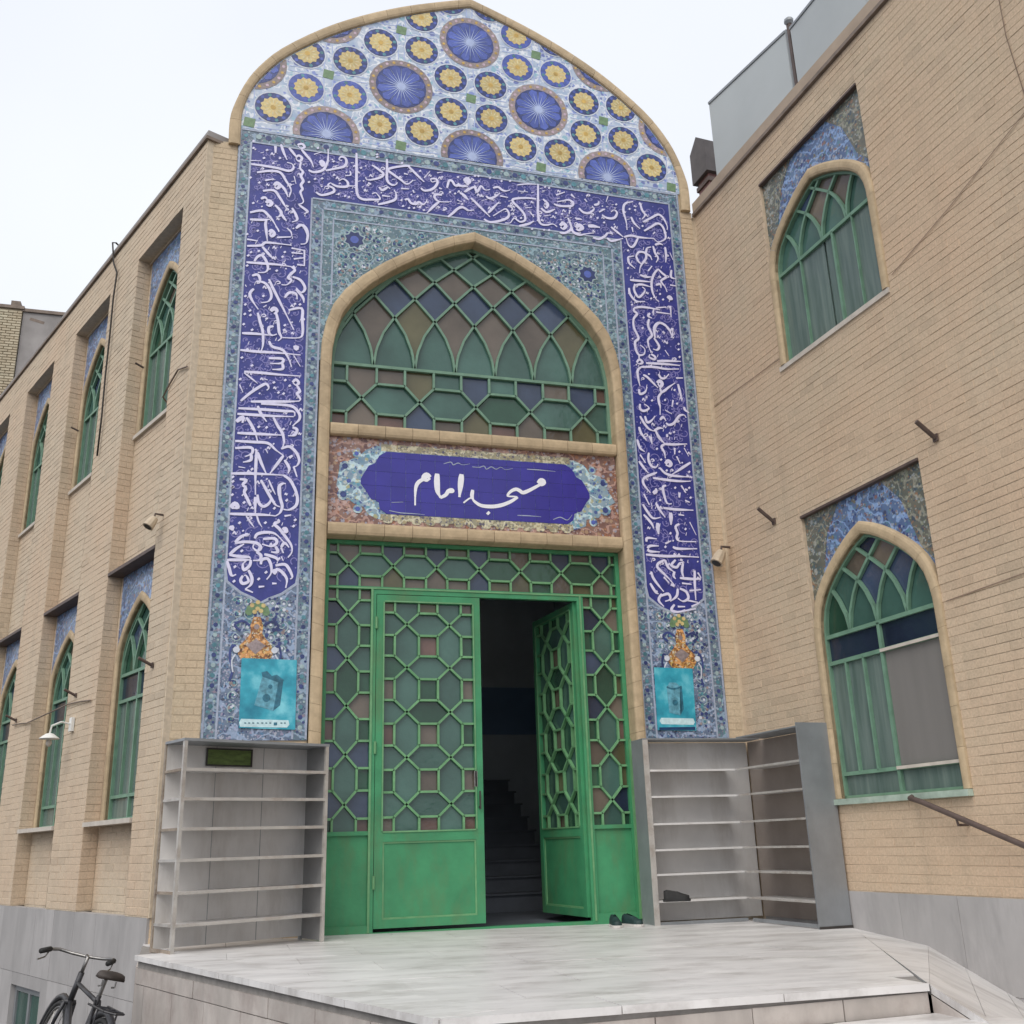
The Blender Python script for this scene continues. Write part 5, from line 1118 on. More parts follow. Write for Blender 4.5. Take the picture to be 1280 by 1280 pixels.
for k in range(22):
    u = -0.0+k*0.6
    for z0, z1 in ((STREET, -0.42), (-0.42, 0.21)):
        if z1 < 0 and 2.55 < u+.3 < 3.6: continue
        mb = MB(); mb.box(LWF, u+.002, u+.598, z0+.002, z1-.002, -0.09, -0.002+random.uniform(-.001,.001)); mb.build('plinth_stone', STONE, left)
bw = part_empty('basement_window', left)
mb = MB()
for a, b, c_, d in ((2.60,2.66,-1,-.54),(3.54,3.6,-1,-.54),(3.07,3.13,-1,-.60),(2.66,3.54,-.60,-.54)): mb.box(LWF, a, b, c_, d, -0.08, -0.05)
mb.build('frame', STEEL, bw)
for a, b in ((2.66,3.07),(3.13,3.54)): mb = MB(); mb.box(LWF, a, b, -1, -.60, -0.075, -0.07); mb.build('pane', G_TEAL, bw)
mb = MB(); mb.box(LWF, 2.4,2.6,-1,-.422,-.09,-.003); mb.box(LWF, 3.6,3.6+.0,-1,-.422,-.09,-.003) if False else mb.box(LWF, 2.6,3.6,-.538,-.422,-.09,-.003); mb.build('plinth_stone', STONE, left)
for k, (a, b) in enumerate(BAYS):
    c = (a+b)/2
    for z0, zs, za, zt in ((1.01,2.42,3.08,3.44),(5.03,5.98,6.82,7.17)):
        mull = [(c, 0, 0, 0)]
        base = zs-0.02
        spr = (base, [c+(i-1.5)*0.33 for i in range(4)])
        b2 = base-0.26
        low = z0 < 2
        bars = [(base, 0.032)]+([(b2, 0.032),(z0+0.22,0.03)] if low else [])
        verts = [(c, z0, base, .026)]+[(c+s*.25, z0+(.22 if low else 0), b2 if low else base, .013) for s in (-1,1)]
        lc = {(2,0): G_NAVY, (2,1): G_NAVY} if low else {}
        W_ = wing_window(LWF, left, c, 0.50, z0, zs, za, RO, spr, mull, bars, verts, RO-0.05, lower_cols=lc, hm=0.9)
        reveal(LWF, arch_shape(c, 0.5, z0, zs, za), RO-0.10, RO, left, RIM)
        spandrel(LWF, c, 0.56, c-0.57, c+0.57, zs+.0, za+0.10, zt, RO+0.002, left, SPAN)
        ii = [(c+0.50, z0)]+arch(c, 0.50, zs, za)+[(c-0.50, z0)]; oo = [(c+0.57, z0)]+arch(c, 0.57, zs+.02, za+0.10)+[(c-0.57, z0)]
        rim_ring(LWF, ii, oo, RO-0.06, RO+0.022, left, RIM, 'arch_stone', 0.3, 0.002)
        mb = MB(); mb.box(LWF, a+.02, b-.02, z0-0.045, z0-.003, RO-0.1, 0.012 if low else RO+0.03); mb.build('sill', SILL, left)
        mb = MB(); mb.box(LWF, a+.004, b-.004, zt+.001, zt+0.035, RO-0.01, -0.004 if low else RO+.02); mb.build('lintel', BROWNM if low else BR_L, left)
# ------------------------------------------------------------------ right wing
right = thing('brick_wing', (3.4,-3.0,STREET), 'pinkish brick wing with two arched windows, grey sheets on its roof, right of the portal', 'building')
RL = 9.0; PU0, PU1 = 1.285, 2.845
hR = [(PU0, PU1, 0.95, 3.52), (PU0, PU1, 5.06, 7.18)]
mb = MB(); wall_rects(RWF, mb, -0.30, RL, STREET, 7.66, hR, -0.009, -0.6); mb.build('wall', MORT_R, right)
camp = Vector((-2.29,-9.13,0.69))
def lo(q):
    P = RWF.P((q[0]+q[1])/2, (q[2]+q[3])/2)
    if not (2.86 < q[0] < 3.75 and q[3] < 3.2): return 1e9
    return (P-camp).length
brick_field(RWF, BR_R, right, 0.03, RL, 0.24, 7.62, holes=hR, off=-0.009, loose=lo)
for k in range(15):
    u = 0.05+k*0.62
    for z0, z1 in ((STREET, -0.39), (-0.39, 0.235)):
        mb = MB(); mb.box(RWF, u+.0015, u+.6185, z0+.0015, z1-.0015, -0.2, 0.004+random.uniform(-.001,.001)); mb.build('plinth_stone', STONE, right)
mb = MB(); mb.box(RWF, 0.02, RL, 7.62, 7.66, -0.6, 0.03); mb.build('coping', COPE, right)  # dark strip stands in for the shadow line below the cap
mb = MB(); mb.box(RWF, 0.02, RL, 7.66, 7.80, -0.6, 0.012); mb.build('coping', CAPS, right)
mb = MB(); mb.add([RWF.P(0,7.6,-.6), RWF.P(RL,7.6,-.6), RWF.P(RL,7.6,-9), RWF.P(0,7.6,-9)], [(0,1,2,3)]); mb.build('roof', GREYP, right)
CW = 2.07
for z0, zs, za, zt in ((0.97,2.30,3.12,3.50),(5.07,6.00,6.70,7.16)):
    low = z0 < 2; base = 2.35 if low else 6.03
    spr = (base, [CW+(i-2)*0.358 for i in range(5)])
    if low:
        bars = [(2.35,.034),(2.115,.034),(1.17,.03)]; verts = [(CW,z0,2.35,.034),(1.60,1.17,2.115,.02),(1.83,1.17,2.115,.02)]
        lc = {(2,0): G_NAVY, (2,1): G_NAVY, }
        scr = (CW+.02, CW+.70, 1.19, 2.10)
    else:
        bars = [(6.03,.034)]; verts = [(CW+.14,z0,6.03,.026)]+[(CW+d,z0,6.03,.011) for d in (-.35,.42)]; lc = {}; scr = None
    wing_window(RWF, right, CW, 0.70, z0, zs, za, 0, spr, [(CW,0,0,0)], bars, verts, -0.055, lower_cols=lc, screen=scr, hm=0.95)
    if scr:
        mb = MB(); mb.box(RWF, CW+.0, CW+.70, 2.10, 2.125, -.035, -.02); mb.box(RWF, CW+.0, CW+.70, 1.16, 1.185, -.035, -.02); mb.build('screen_rail', SILL, right)
    reveal(RWF, arch_shape(CW, 0.70, z0, zs, za), -0.12, 0.0, right, RIM)
    spandrel(RWF, CW, 0.765, PU0, PU1, zs+.0, za+0.10, zt, -0.045, right, SPAN)
    for s in (-1, 1):                                                       # the gilt green corners of the tile panel
        e = PU0 if s < 0 else PU1
        cn = [(e, zs+.35), (e, zt), (e-s*0.50, zt), (e-s*0.30, zt-.22), (e-s*.16, zs+.55)]
        mb = MB(); mb.prism(RWF, cn if s > 0 else cn[::-1], -0.0445, -0.042); mb.build('corner_tiles', SPANG, right)
    ii = [(CW+0.70, z0)]+arch(CW, 0.70, zs, za)+[(CW-0.70, z0)]; oo = [(CW+0.775, z0)]+arch(CW, 0.785, zs+.02, za+0.115)+[(CW-0.785, z0)]
    rim_ring(RWF, ii, oo, -0.06, 0.022, right, RIM, 'arch_stone', 0.3, 0.002)
    mb = MB(); mb.box(RWF, PU0-.02, PU1+.0, z0-.05, z0-.003, -0.12, 0.045 if low else 0.012); mb.build('sill', GREEN_W if low else SILL, right)
    mb = MB(); mb.box(RWF, PU0, PU1, zt, zt+.022, -0.065, 0.006); mb.build('lintel', BROWNM, right)
mb = MB(); mb.box(RWF, 2.42, 2.60, 1.0, 1.10, -0.20, -0.12); mb.box(RWF, 2.47, 2.57, 1.10, 1.15, -0.19, -0.13); mb.build('pale_packet', SILL, right, kind='stuff')
# fine cracks / movement joints
mb = MB()
for pts in ([(0.05,5.19),(1.3,5.16)],[(2.9,5.15),(3.6,5.34),(4.4,5.60),(5.4,5.75)],[(2.9,2.335),(3.9,2.37),(5.5,2.39)],[(4.45,5.6),(4.40,6.3),(4.42,7.0),(4.40,7.6)]):
    mb.ribbon(RWF, pts, 0.009, 0.0045)
mb.build('crack', CRACK, right, kind='stuff')
# roof furniture
def roof_panel(a, b, z0, z1, label):
    p = thing('roof_screen', RWF.P(a[0], z0, a[1]), label, 'roof screen', 'grey sheet screens standing on the right roof edge')
    A = RWF.P(a[0], 0, a[1]); B = RWF.P(b[0], 0, b[1]); d = (B-A).normalized(); nn = Vector((d.y, -d.x, 0)); F = Fr((A.x, A.y, 0), math.atan2(d.y, d.x)); F.n = nn if nn.dot(RWF.n) > 0 else -nn; L = (B-A).length
    nsh = max(1, round(L/1.15))
    for k in range(nsh): mb = MB(); mb.box(F, L*k/nsh+.003, L*(k+1)/nsh-.003, z0, z1, -0.02, 0.0); mb.build('sheet', ROOFM, p)
    mb = MB()
    for u in (0, L-.03): mb.box(F, u, u+.03, z0-.3, z1+.03, -.06, -.0205)
    mb.box(F, 0, L, z1-.03, z1, .001, .012); mb.build('frame', STEEL, p)
    return p
roof_panel((0.50,-0.04),(1.72,-0.25), 7.79, 8.88, 'pale grey sheet screen on the roof edge, nearest the portal')
roof_panel((1.84,-0.22),(6.2,-0.22), 7.79, 8.80, 'long pale grey sheet screen on the roof edge, cut by the top of the photo')
po = thing('roof_post', RWF.P(1.79,7.79,-0.26), 'dark post with a small knob between the two roof screens', 'post')
mb = MB(); mb.bar(RWF.P(1.79,7.79,-0.26), RWF.P(1.79,8.93,-0.26), 0.045); mb.build('shaft', BROWNM, po)
mb = MB(); mb.tube([RWF.P(1.79,8.90+k*.03,-0.26) for k in range(4)], [0.03,0.05,0.05,0.02], 8); mb.build('knob', STEEL, po)
bk = thing('roof_bracket', RWF.P(2.35,8.80,-0.3), 'dark bracket sticking out over the roof screen at the top of the photo', 'bracket')
mb = MB(); mb.bar(RWF.P(2.05,9.08,-0.05), RWF.P(2.55,8.93,-0.30), 0.05, 0.03); mb.bar(RWF.P(2.30,8.70,-0.26), RWF.P(2.30,9.02,-0.26), 0.03); mb.build('arm', BROWNM, bk)
fl = thing('chimney_flue', RWF.P(-0.22,7.6,-0.42), 'brown metal flue with a pointed cap between the portal and the right roof', 'chimney')
FF = Fr(RWF.P(-0.42,0,-0.30), RWF.ang); FF.n = RWF.n
mb = MB(); mb.prism(FF, [(0.02,8.42),(0.36,8.42),(0.36,8.86),(0.19,9.02),(0.02,8.86)], -0.34, 0.0); mb.build('cap', plain('dark_flue_cap', (0.085,0.075,0.075), 0.6, 0.2, 9), fl)
mb = MB(); mb.box(FF, 0.07, 0.31, 7.6, 8.42, -0.29, -0.05); mb.build('shaft', plain('maroon_flue_shaft', (0.17,0.085,0.08), 0.6, 0.3, 9, stretch=(1,1,.4)), fl)
mb = MB(); mb.box(FF, 0.05, 0.33, 8.30, 8.36, -0.31, -0.03); mb.build('band', BROWNM, fl)

# ------------------------------------------------------------------ far building seen over the left roof
far = thing('far_building', (-9.5,22.0,STREET), 'brick and grey rendered building rising behind the left roof edge', 'building')
FB = Fr((-8.75,20.0,0), 0.0).setn(1)
mb = MB(); mb.box(FB, 0.0, 5.0, STREET, 16.1, -6, 0.0); mb.build('rendered_wall', GREYP, far)
FC = Fr((-8.77,19.96,0), math.pi).setn(-1)
mb = MB(); mb.box(FC, 0.0, 7.0, STREET, 16.15, -6, 0.0); mb.build('wall', plain('sandy_mortar', (0.36,0.30,0.21), 0.9, 0.2, 9), far)
brick_field(FC, BR_O, far, 0.0, 3.0, 11.5, 16.1, off=0.001, bl=0.24, bh=0.085, th=0.03, gap=0.02)
mb = MB(); mb.box(FB, -0.05, 5.0, 16.1, 16.2, -6, 0.06); mb.box(FC, -0.05, 7.0, 16.15, 16.25, -6, 0.06); mb.box(FB, -0.35, -0.1, 16.2, 16.42, -0.4, 0.05); mb.build('coping', COPE, far)
mb = MB(); mb.ribbon(FB, [(0.9,15.75),(1.25,15.62),(1.15,15.45),(1.4,15.3)], 0.07, 0.004); mb.ribbon(FB, [(0.2,15.9),(0.6,15.8)], 0.09, 0.004); mb.build('crack', COPE, far, kind='stuff')

# ------------------------------------------------------------------ shoe racks
def rack(F, w, d, h, zb, shelves, label, loc, backmat, posts=True, open_ends=(True, True)):
    """F: u along the front, n outwards; front plane at off 0, back at off -d"""
    r = thing('shoe_rack', loc, label, 'shoe rack')
    mb = MB(); mb.box(F, 0.012, w-0.012, zb+0.02, zb+h-0.01, -d, -d+0.006); mb.build('back_sheet', backmat, r)
    N = max(1, round(w/0.38))
    mb = MB()
    for k in range(1, N): mb.box(F, w*k/N-.002, w*k/N+.002, zb+.02, zb+h-.02, -d+.0061, -d+.0085)
    mb.build('sheet_seam', STEEL, r, kind='stuff')
    for k, z in enumerate(shelves):
        mb = MB(); z = zb+z
        mb.box(F, 0.005, w-0.005, z, z+0.006, -d+.007, -0.004); s = mb.build('shelf', STEELB, r)
        mb = MB(); mb.box(F, 0.003, w-0.003, z-.012, z+.011, -0.0035, 0.003); mb.build('front_lip', STEELE, s)
    return r
# left rack, turned towards the viewer
a0 = Vector((-2.585,-1.04,0)); b0 = Vector((-1.455,-0.50,0)); dL = (b0-a0).normalized(); LW_ = (b0-a0).length
RF = Fr(tuple(a0), math.atan2(dL.y, dL.x)); RF.n = Vector((dL.y, -dL.x, 0))
zb = 0.012; RH = 1.515
rl = rack(RF, LW_, 0.34, RH, zb, [0.19,0.41,0.635,0.855,1.07,1.285], 'grey steel shoe rack with seven open tiers and a small plaque, left of the door', tuple(a0+Vector((0,0,0))), STEELB)
mb = MB(); mb.box(RF, -0.004, LW_+.004, zb+RH-.02, zb+RH, -0.345, 0.004); mb.build('top', STEEL, rl)
for u, o, mm in ((0,0,STEELE),(0,-0.34,RUSTY),(LW_-.026,0,STEELE),(LW_-.026,-0.34,STEEL)):
    mb = MB(); mb.box(RF, u, u+.026, zb-.008, zb+RH+.0, o-.026, o+.002); mb.build('post', mm, rl)
mb = MB(); mb.box(RF, LW_-.012, LW_-.006, zb, zb+RH, -0.33, -0.028); mb.build('side_sheet', plain('steel_side', (0.25,0.25,0.25), 0.5, 0.1, 5), rl)
for k, z in enumerate([0.19,0.41,0.635,0.855,1.07,1.285]):
    mb = MB(); mb.box(RF, 0.004, 0.018, zb+z-.01, zb+z+.01, -0.34, 0.0); mb.build('side_rail', RUSTY if k % 2 else STEELE, rl)
mb = MB()
mb.box(RF, -0.002, 0.012, zb+.002, zb+.027, -.34, 0); mb.build('side_rail', RUSTY, rl)
pq = thing('plaque', tuple(RF.P(0.3, zb+1.33, -0.3)), 'small olive green plaque on the back of the left shoe rack', 'plaque')
mb = MB(); mb.box(RF, 0.33, 0.72, zb+1.345, zb+1.475, -0.33, -0.322); mb.build('plate', PLAQUE, pq)
mb = MB()
for a, b, c_, d in ((0.325,.725,1.34,1.352),(0.325,.725,1.468,1.48),(.325,.337,1.352,1.468),(.713,.725,1.352,1.468)): mb.box(RF, a, b, zb+c_, zb+d, -0.322, -0.314)
mb.build('frame', DARKM, pq)
# right rack: an L shape along the portal and the wing
rr_ = thing('shoe_rack', (2.0,-0.5,-0.04), 'L shaped grey steel shoe rack filling the corner right of the door', 'shoe rack')
CZ = -0.04
def rpart(name, F, u0, u1, z0, z1, o0, o1, mat, par=None): mb = MB(); mb.box(F, u0, u1, z0, z1, o0, o1); return mb.build(name, mat, par or rr_)
WX0, WX1 = 1.475, 2.36
HR = 1.61
F1 = Fr((0,-0.30,0), 0).setn(1)                                   # wing along the portal
rpart('back_sheet', F1, WX0, 2.655, CZ+.02, CZ+HR, -0.275, -0.268, STEELB)
rpart('end_panel', F1, WX0-.03, WX0, CZ, CZ+HR+.005, -0.275, 0.0, STEEL)
rpart('end_edge', F1, WX0-.032, WX0+.022, CZ, CZ+HR+.005, 0.0003, 0.006, STEELE)
rpart('top', F1, WX0-.03, 2.655, CZ+HR+.006, CZ+HR+.018, -0.275, 0.006, STEEL)
F2 = Fr(RWF.P(0,0,0.33), RWF.ang); F2.n = RWF.n                   # wing along the brick wall; front 0.33 m off it
T0, T1 = 0.32, 1.30
rpart('back_sheet', F2, 0.06, T1, CZ+.02, CZ+HR, -0.315, -0.308, plain('warm_back_sheet', (0.30,0.255,0.225), 0.6, 0.12, 3, dirt=((0.22,0.18,0.16), 2.0, 0.6)))
rpart('end_panel', F2, T1, T1+.02, CZ-.015, CZ+HR+.045, -0.315, 0.004, STEEL)
rpart('end_edge', F2, T1+.021, T1+.027, CZ-.018, CZ+.012, -0.318, 0.008, DARKM)
rpart('top', F2, T0+.03, T1, CZ+HR+.006, CZ+HR+.018, -0.315, 0.003, STEEL)
for k, z in enumerate([0.20,0.425,0.635,0.86,1.10,1.335]):
    mb = MB(); zz = CZ+z; mb.box(F1, WX0+.002, 2.40, zz, zz+.006, -0.266, -.004); mb.box(F2, T0-.02, T1-.003, zz+.0005, zz+.0055, -0.306, -.006); s = mb.build('shelf', STEELB, rr_)
    mb = MB(); mb.box(F1, WX0+.023, 2.37, zz-.009, zz+.009, -.0035, .002); mb.build('front_lip', STEELB, s); mb = MB(); mb.box(F2, T0-.01, T1-.003, zz-.009, zz+.009, -.0035, .002); mb.build('front_lip', STEELE, s)
for F, a, b in ((F1, WX0, 2.37), (F2, T0, T1)):
    rpart('kick_plate', F, a+.002, b-.002, CZ+.0, CZ+.03, -.02, -.012, STEEL)

# ------------------------------------------------------------------ shoes
def shoe(F0, ang, L, upper, sole, label, group=None, cat='shoe'):
    x, y, z = F0; t = thing('shoe', (x, y, z), label, cat, group)
    ca, sa = math.cos(ang), math.sin(ang)
    def W(a, b, c): return (x+ca*a-sa*b, y+sa*a+ca*b, z+c)
    prof = [(-.5,.30),(-.42,.40),(-.2,.36),(.05,.40),(.28,.48),(.42,.38),(.5,.12)]
    out = [(a*L, b*L*.42) for a, b in prof]; ring = out+[(a, -b) for a, b in out[::-1]]
    mb = MB(); n = len(ring); mb.add([W(a,b,0) for a,b in ring]+[W(a*1.02,b*1.04,.02) for a,b in ring], [list(range(n))[::-1], [n+i for i in range(n)]]+[[i,(i+1)%n,n+(i+1)%n,n+i] for i in range(n)]); mb.build('sole', sole, t)
    mb = MB(); k = 9
    sec = [(-.46,.34,.085),(-.35,.38,.095),(-.15,.36,.085),(.02,.38,.075),(.2,.42,.055),(.36,.38,.042),(.46,.2,.034)]
    for a, b, h in sec:
        for j in range(k):
            th = math.pi*j/(k-1); mb.v.append(W(a*L, math.cos(th)*b*L*.42, .018+math.sin(th)**.7*h*(L/.27)))
    for i in range(len(sec)-1):
        for j in range(k-1):
            if i < 3 and 2 < j < 5: continue                                   # the opening for the foot
            mb.f.append((i*k+j, i*k+j+1, (i+1)*k+j+1, (i+1)*k+j))
    mb.f.append(tuple(range(k))); mb.f.append(tuple((len(sec)-1)*k+j for j in range(k)))
    mb.build('upper', upper, t, smooth=True); return t
shoe((1.085,-0.28,zf(1.1)+.002), R(-100), .25, SHOEG, SHOEW, 'left of two dark slip-on shoes on the landing beside the door frame')
shoe((1.255,-0.26,zf(1.25)+.002), R(-72), .25, SHOEG, SHOEW, 'right of two dark slip-on shoes on the landing, next to the rack')
shoe((1.62,-0.42,CZ+.205), R(-15), .24, RUB, RUB, 'dark shoe lying on the second lowest tier of the corner rack')

# ------------------------------------------------------------------ small fixtures on the walls
def holder(F, u, z, label, size=1.0, up=1.0, grp='iron flag holders fixed to the walls', side=0.0):
    t = thing('flag_holder', tuple(F.P(u, z, 0.02)), label, 'flag holder', grp)
    mb = MB(); mb.box(F, u-.03*size, u+.03*size, z-.035*size, z+.035*size, 0.0, 0.012); mb.build('plate', BROWNM, t)
    mb = MB(); mb.tube([F.P(u, z, .01), F.P(u+side*.1, z+.14*size*up, .20*size)], 0.022*size, 8); mb.build('socket', BROWNM, t)
holder(RWF, 3.07, 3.60, 'brown iron flag holder right of the lower tile panel, the larger one', .85, 1.0)
holder(RWF, 0.88, 3.60, 'brown iron flag holder between the portal and the lower right window', .85, 1.0)
holder(LWF, 0.32, 2.30, 'dark iron flag holder on the corner pier, nearest the portal on the left wing', .66, .6)
holder(LWF, 2.42, 2.30, 'dark iron flag holder beside the second lower window of the left wing', .62, .6)
holder(LWF, 4.62, 2.28, 'dark iron flag holder beside the third lower window of the left wing', .62, .6)
LH = Fr(LWF.P(0,0,RO), LWF.ang); LH.n = LWF.n
holder(LH, 1.68, 5.82, 'dark iron flag holder beside the first upper window of the left wing', .55, .4)
holder(LH, 3.88, 5.82, 'dark iron flag holder beside the second upper window of the left wing', .55, .4)
def spot(P, d, label, s=1.0):
    P = Vector(P); d = Vector(d).normalized(); t = thing('flood_light', tuple(P), label, 'flood light')
    mb = MB(); mb.tube([P, P+d*.10*s, P+d*.12*s-Vector((0,0,.10*s))], .014*s, 6); mb.build('arm', BROWNM, t)
    q = P+d*.13*s-Vector((0,0,.10*s)); e = (d*.6-Vector((0,0,1))).normalized()
    mb = MB(); mb.tube([q-e*.05*s, q, q+e*.09*s, q+e*.10*s], [.045*s,.06*s,.07*s,.07*s], 10); mb.build('housing', BEIGEP, t)
    mb = MB(); mb.tube([q+e*.101*s, q+e*.104*s], .05*s, 10); mb.build('lens', DARKM, t)
spot(RWF.P(0.10,3.56,0.02), RWF.n, 'beige flood light in the corner between the portal and the right wing', 1.0)
spot(LWF.P(0.36,3.72,0.0), LWF.n, 'beige flood light above the first lower window of the left wing', .75)
lm = thing('wall_lamp', tuple(LWF.P(2.50,1.95,0)), 'white enamel shade lamp hanging beside the second lower window of the left wing', 'lamp')
mb = MB(); mb.tube([LWF.P(2.42,2.0,0), LWF.P(2.42,2.02,.12), LWF.P(2.44,1.98,.20), LWF.P(2.45,1.90,.21)], .009, 6); mb.box(LWF, 2.38,2.46,1.93,2.07,0,.03); mb.build('arm', LAMPW, lm)
mb = MB(); c = LWF.P(2.45,1.86,.21); mb.tube([c+Vector((0,0,z)) for z in (.045,.04,.015,-.005,-.012)], [.015,.035,.07,.095,.10], 16); mb.build('shade', LAMPW, lm, smooth=True)
mb = MB(); mb.tube([c+Vector((0,0,z)) for z in (-.021,-.06,-.09)], [.022,.03,.012], 10); mb.build('bulb', SILL, lm, smooth=True)
cb = thing('roof_cable', tuple(LWF.P(2.6,7.8,.03)), 'dark cable hanging from the left roof edge down past the second bay', 'cable')
mb = MB(); pp = [(2.72,7.72,-.3),(2.70,7.90,.0),(2.66,7.86,.05),(2.60,7.55,.03),(2.43,7.33,.03),(2.47,7.0,.03),(2.455,6.5,.03),(2.48,6.0,.025),(2.44,5.47,.03),(2.49,5.0,.02)]
mb.tube([LWF.P(*p) for p in pp], .011, 6); mb.build('cable_run', CABLE, cb, smooth=True)
cb = thing('wall_cable', tuple(LWF.P(0.6,5.4,.01)), 'thin dark cable running along the left wing from pier to pier', 'cable')
mb = MB(); mb.tube([LWF.P(u, z, .012) for u, z in ((0.02,5.12),(0.25,5.18),(.45,5.10),(.6,5.02))]+[LWF.P(.7,4.97,RO+.03)], .009, 5); mb.build('upper_run', COPE, cb)
mb = MB(); mb.tube([LWF.P(u, 2.2+.03*math.sin(u*3), .014) for u in (1.9,2.2,2.6)]+[LWF.P(u, 2.2+.03*math.sin(u*3), .014) for u in (4.1,4.4,4.7)], .008, 5); mb.build('lower_run', COPE, cb)
hr = thing('handrail', tuple(RWF.P(2.35,0.9,.08)), 'brown iron rail sloping down from the lower right window sill', 'handrail')
mb = MB(); mb.tube([RWF.P(2.26,.945,.02), RWF.P(2.30,.93,.09), RWF.P(2.42,.90,.10), RWF.P(3.2,0.62,.10), RWF.P(4.3,0.23,.10), RWF.P(4.4,0.15,.10)], .021, 8); mb.build('rail', BROWNM, hr, smooth=True)
for u in (2.75,4.3):
    mb = MB(); z = .90-(u-2.42)*.357; mb.tube([RWF.P(u, z-.06, 0), RWF.P(u, z-.06, .09), RWF.P(u, z, .10)], .010, 6); mb.build('bracket', BROWNM, hr)

# ------------------------------------------------------------------ bicycle leaning by the plinth
bf = Vector((-.35,.937,0)).normalized(); bs = Vector((-bf.y, bf.x, 0))
bo_ = Vector((-3.40,-0.78,STREET+.03))-bf*.36
bike = thing('bicycle', tuple(bo_), 'old dark city bicycle parked along the left plinth, seen from behind', 'bicycle')
LEANA = R(14)
def BP(a, l, z): 
    return bo_+bf*a+bs*(l*math.cos(LEANA)-z*math.sin(LEANA)*-1.0*(-1))+Vector((0,0,z*math.cos(LEANA)+l*math.sin(LEANA)))
def wheel(cx, name):
    w = part_empty(name, bike); r = .335; K = 32
    mb = MB(); mb.tube([BP(cx+r*math.cos(2*math.pi*i/K), 0, .34+r*math.sin(2*math.pi*i/K)) for i in range(K)], .019, 8, True); mb.build('tyre', RUB, w, smooth=True)
    mb = MB(); r2_ = r-.025; mb.tube([BP(cx+r2_*math.cos(2*math.pi*i/K), 0, .34+r2_*math.sin(2*math.pi*i/K)) for i in range(K)], .010, 6, True); mb.build('rim', CHROME, w, smooth=True)
    mb = MB()
    for i in range(28):
        a = 2*math.pi*i/28; s = .03 if i % 2 else -.03
        mb.bar(BP(cx+.02*math.cos(a+1), s, .34+.02*math.sin(a+1)), BP(cx+r2_*math.cos(a), 0, .34+r2_*math.sin(a)), .0025)
    mb.build('spokes', CHROME, w, kind='stuff')
    mb = MB(); mb.tube([BP(cx, -.05, .34), BP(cx, .05, .34)], .022, 8); mb.build('hub', CHROME, w)
    mb = MB(); rm = r+.045; mb2 = [BP(cx+rm*math.cos(t), 0, .34+rm*math.sin(t)) for t in [R(20)+R(170)*i/14 for i in range(15)]]
    if name == 'rear_wheel': mb2 = [BP(cx+rm*math.cos(t), 0, .34+rm*math.sin(t)) for t in [R(30)+R(170)*i/14 for i in range(15)]]
    for off in (-1, 1): pass
    mb.tube(mb2, .024, 6); mb.build('mudguard', BIKE, w, smooth=True)
wheel(-.50, 'rear_wheel'); wheel(.60, 'front_wheel')
BBp, ST, HT, HB = (-.06,0,.29), (-.24,0,.80), (.37,0,.86), (.41,0,.71)
mb = MB(); mb.tube([BP(*BBp), BP(*ST)], .016, 8); mb.tube([BP(-.225,0,.76), BP(.375,0,.83)], .015, 8); mb.tube([BP(*BBp), BP(*HB)], .017, 8); mb.tube([BP(.355,0,.90), BP(.415,0,.69)], .021, 8)
for s in (-1, 1): mb.tube([BP(-.06,s*.02,.29), BP(-.30,s*.05,.325), BP(-.50,s*.06,.34)], .010, 6); mb.tube([BP(-.235,s*.015,.77), BP(-.50,s*.06,.34)], .009, 6)
mb.build('frame', BIKE, bike, smooth=True)
mb = MB()
for s in (-1, 1): mb.tube([BP(.415,s*.035,.70), BP(.46,s*.05,.58), BP(.60,s*.05,.34)], [.014,.013,.009], 8)
mb.tube([BP(.415,-.04,.70), BP(.415,.04,.70)], .018, 8); mb.build('fork', BIKE, bike, smooth=True)
mb = MB(); mb.tube([BP(-.235,0,.78), BP(-.27,0,.90)], .013, 8); mb.build('seat_post', CHROME, bike)
mb = MB()
sp_ = [(-.40,.085,.925),(-.36,.10,.935),(-.28,.075,.93),(-.20,.035,.93),(-.12,.024,.925)]
for a, w_, z in sp_:
    for j in range(9): th = math.pi*j/8; mb.v.append(tuple(BP(a, math.cos(th)*w_, z-.02+math.sin(th)**.6*.045)))
for i in range(4):
    for j in range(8): mb.f.append((i*9+j, i*9+j+1, (i+1)*9+j+1, (i+1)*9+j))
    mb.f.append((i*9, (i+1)*9, (i+1)*9+8, i*9+8))
mb.f.append(tuple(range(9))); mb.f.append(tuple(36+j for j in range(9))); mb.build('saddle', LEATH, bike, smooth=True)
sd_ = MB()
for s in (-.045, .045): sd_.tube([BP(-.36,s,.90), BP(-.36,s,.865), BP(-.30,s,.86)], .006, 5)
sd_.build('saddle_spring', CHROME, bike)
hb = part_empty('handlebar', bike)
mb = MB(); mb.tube([BP(.36,0,.88), BP(.325,0,1.00), BP(.36,0,1.01)], .013, 8)
hp = [(.22,.25,1.00),(.27,.245,1.01),(.34,.21,1.02),(.37,.12,1.01),(.37,0,1.005),(.37,-.12,1.01),(.34,-.21,1.02),(.27,-.245,1.01),(.22,-.25,1.00)]
th = R(-40)
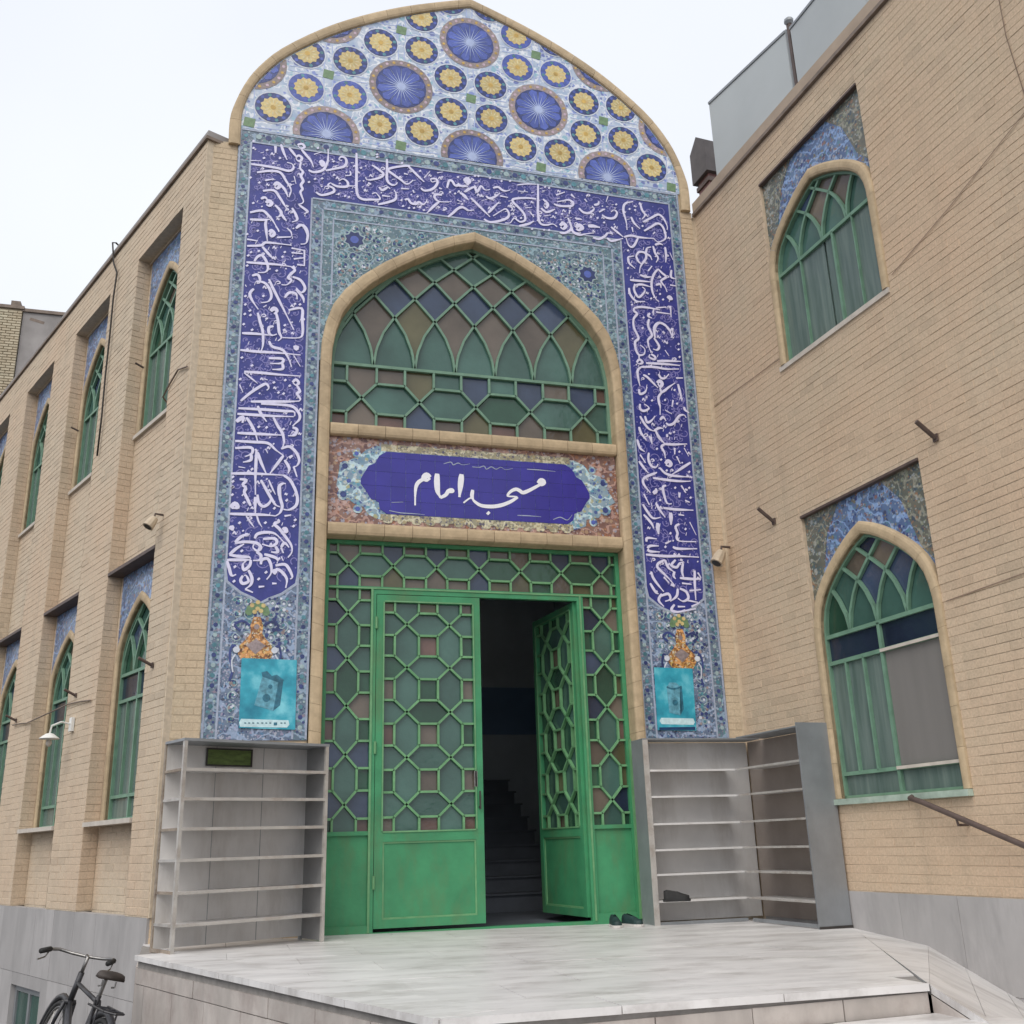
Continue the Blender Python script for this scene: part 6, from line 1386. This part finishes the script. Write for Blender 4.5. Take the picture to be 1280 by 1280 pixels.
hp = [(.36+(a-.36)*math.cos(th)-l*math.sin(th), l*math.cos(th)+(a-.36)*math.sin(th), z) for a, l, z in hp]
mb.tube([BP(*p) for p in hp], .011, 8); mb.build('bar', CHROME, hb, smooth=True)
for e, f_ in ((0, 1), (-1, -2)):
    p, q = Vector(BP(*hp[e])), Vector(BP(*hp[f_])); d = (p-q).normalized()
    mb = MB(); mb.tube([p+d*.05, p-d*.06], .019, 8); mb.build('grip', RUB, hb, smooth=True)
    mb = MB(); mb.tube([q+Vector((0,0,-.01)), q+d*.05+Vector((0,0,-.045)), q+d*.13+Vector((0,0,-.05))], .006, 5); mb.build('brake_lever', CHROME, hb)
mb = MB()
for s in (-.065, .065):
    mb.tube([BP(-.28,s,.745), BP(-.66,s,.735)], .007, 6); mb.tube([BP(-.50,s,.35), BP(-.52,s,.735)], .006, 6)
for a in (-.34,-.48,-.64): mb.tube([BP(a,-.065,.74), BP(a,.065,.74)], .006, 6)
mb.tube([BP(-.66,-.065,.735), BP(-.70,0,.73), BP(-.66,.065,.735)], .007, 6); mb.build('luggage_rack', BIKE, bike)
mb = MB(); mb.tube([BP(-.06,-.07,.29), BP(-.06,.07,.29)], .014, 8); K = 18
mb.tube([BP(-.06+.09*math.cos(2*math.pi*i/K), .045, .29+.09*math.sin(2*math.pi*i/K)) for i in range(K)], .006, 5, True)
mb.tube([BP(-.06,.06,.29), BP(.06,.07,.17)], .009, 6); mb.tube([BP(-.06,-.06,.29), BP(-.18,-.07,.41)], .009, 6); mb.build('crank', CHROME, bike)
for a, l, z in ((.06,.11,.17),(-.18,-.11,.41)):
    mb = MB(); mb.bar(BP(a-.045,l,z), BP(a+.045,l,z), .07, .018, up=(0,0,1)); mb.build('pedal', RUB, bike)
mb = MB(); mb.tube([BP(-.52,0,.40), BP(-.55,0,.46)], [.03,.035], 8); mb.build('rear_reflector', plain('red_reflector', (.3,.02,.02), .3, .1, 9), bike)
mb = MB(); mb.bar(BP(-.10,-.03,.30), BP(-.18,-.20,.01), .014); mb.build('kickstand', CHROME, bike)
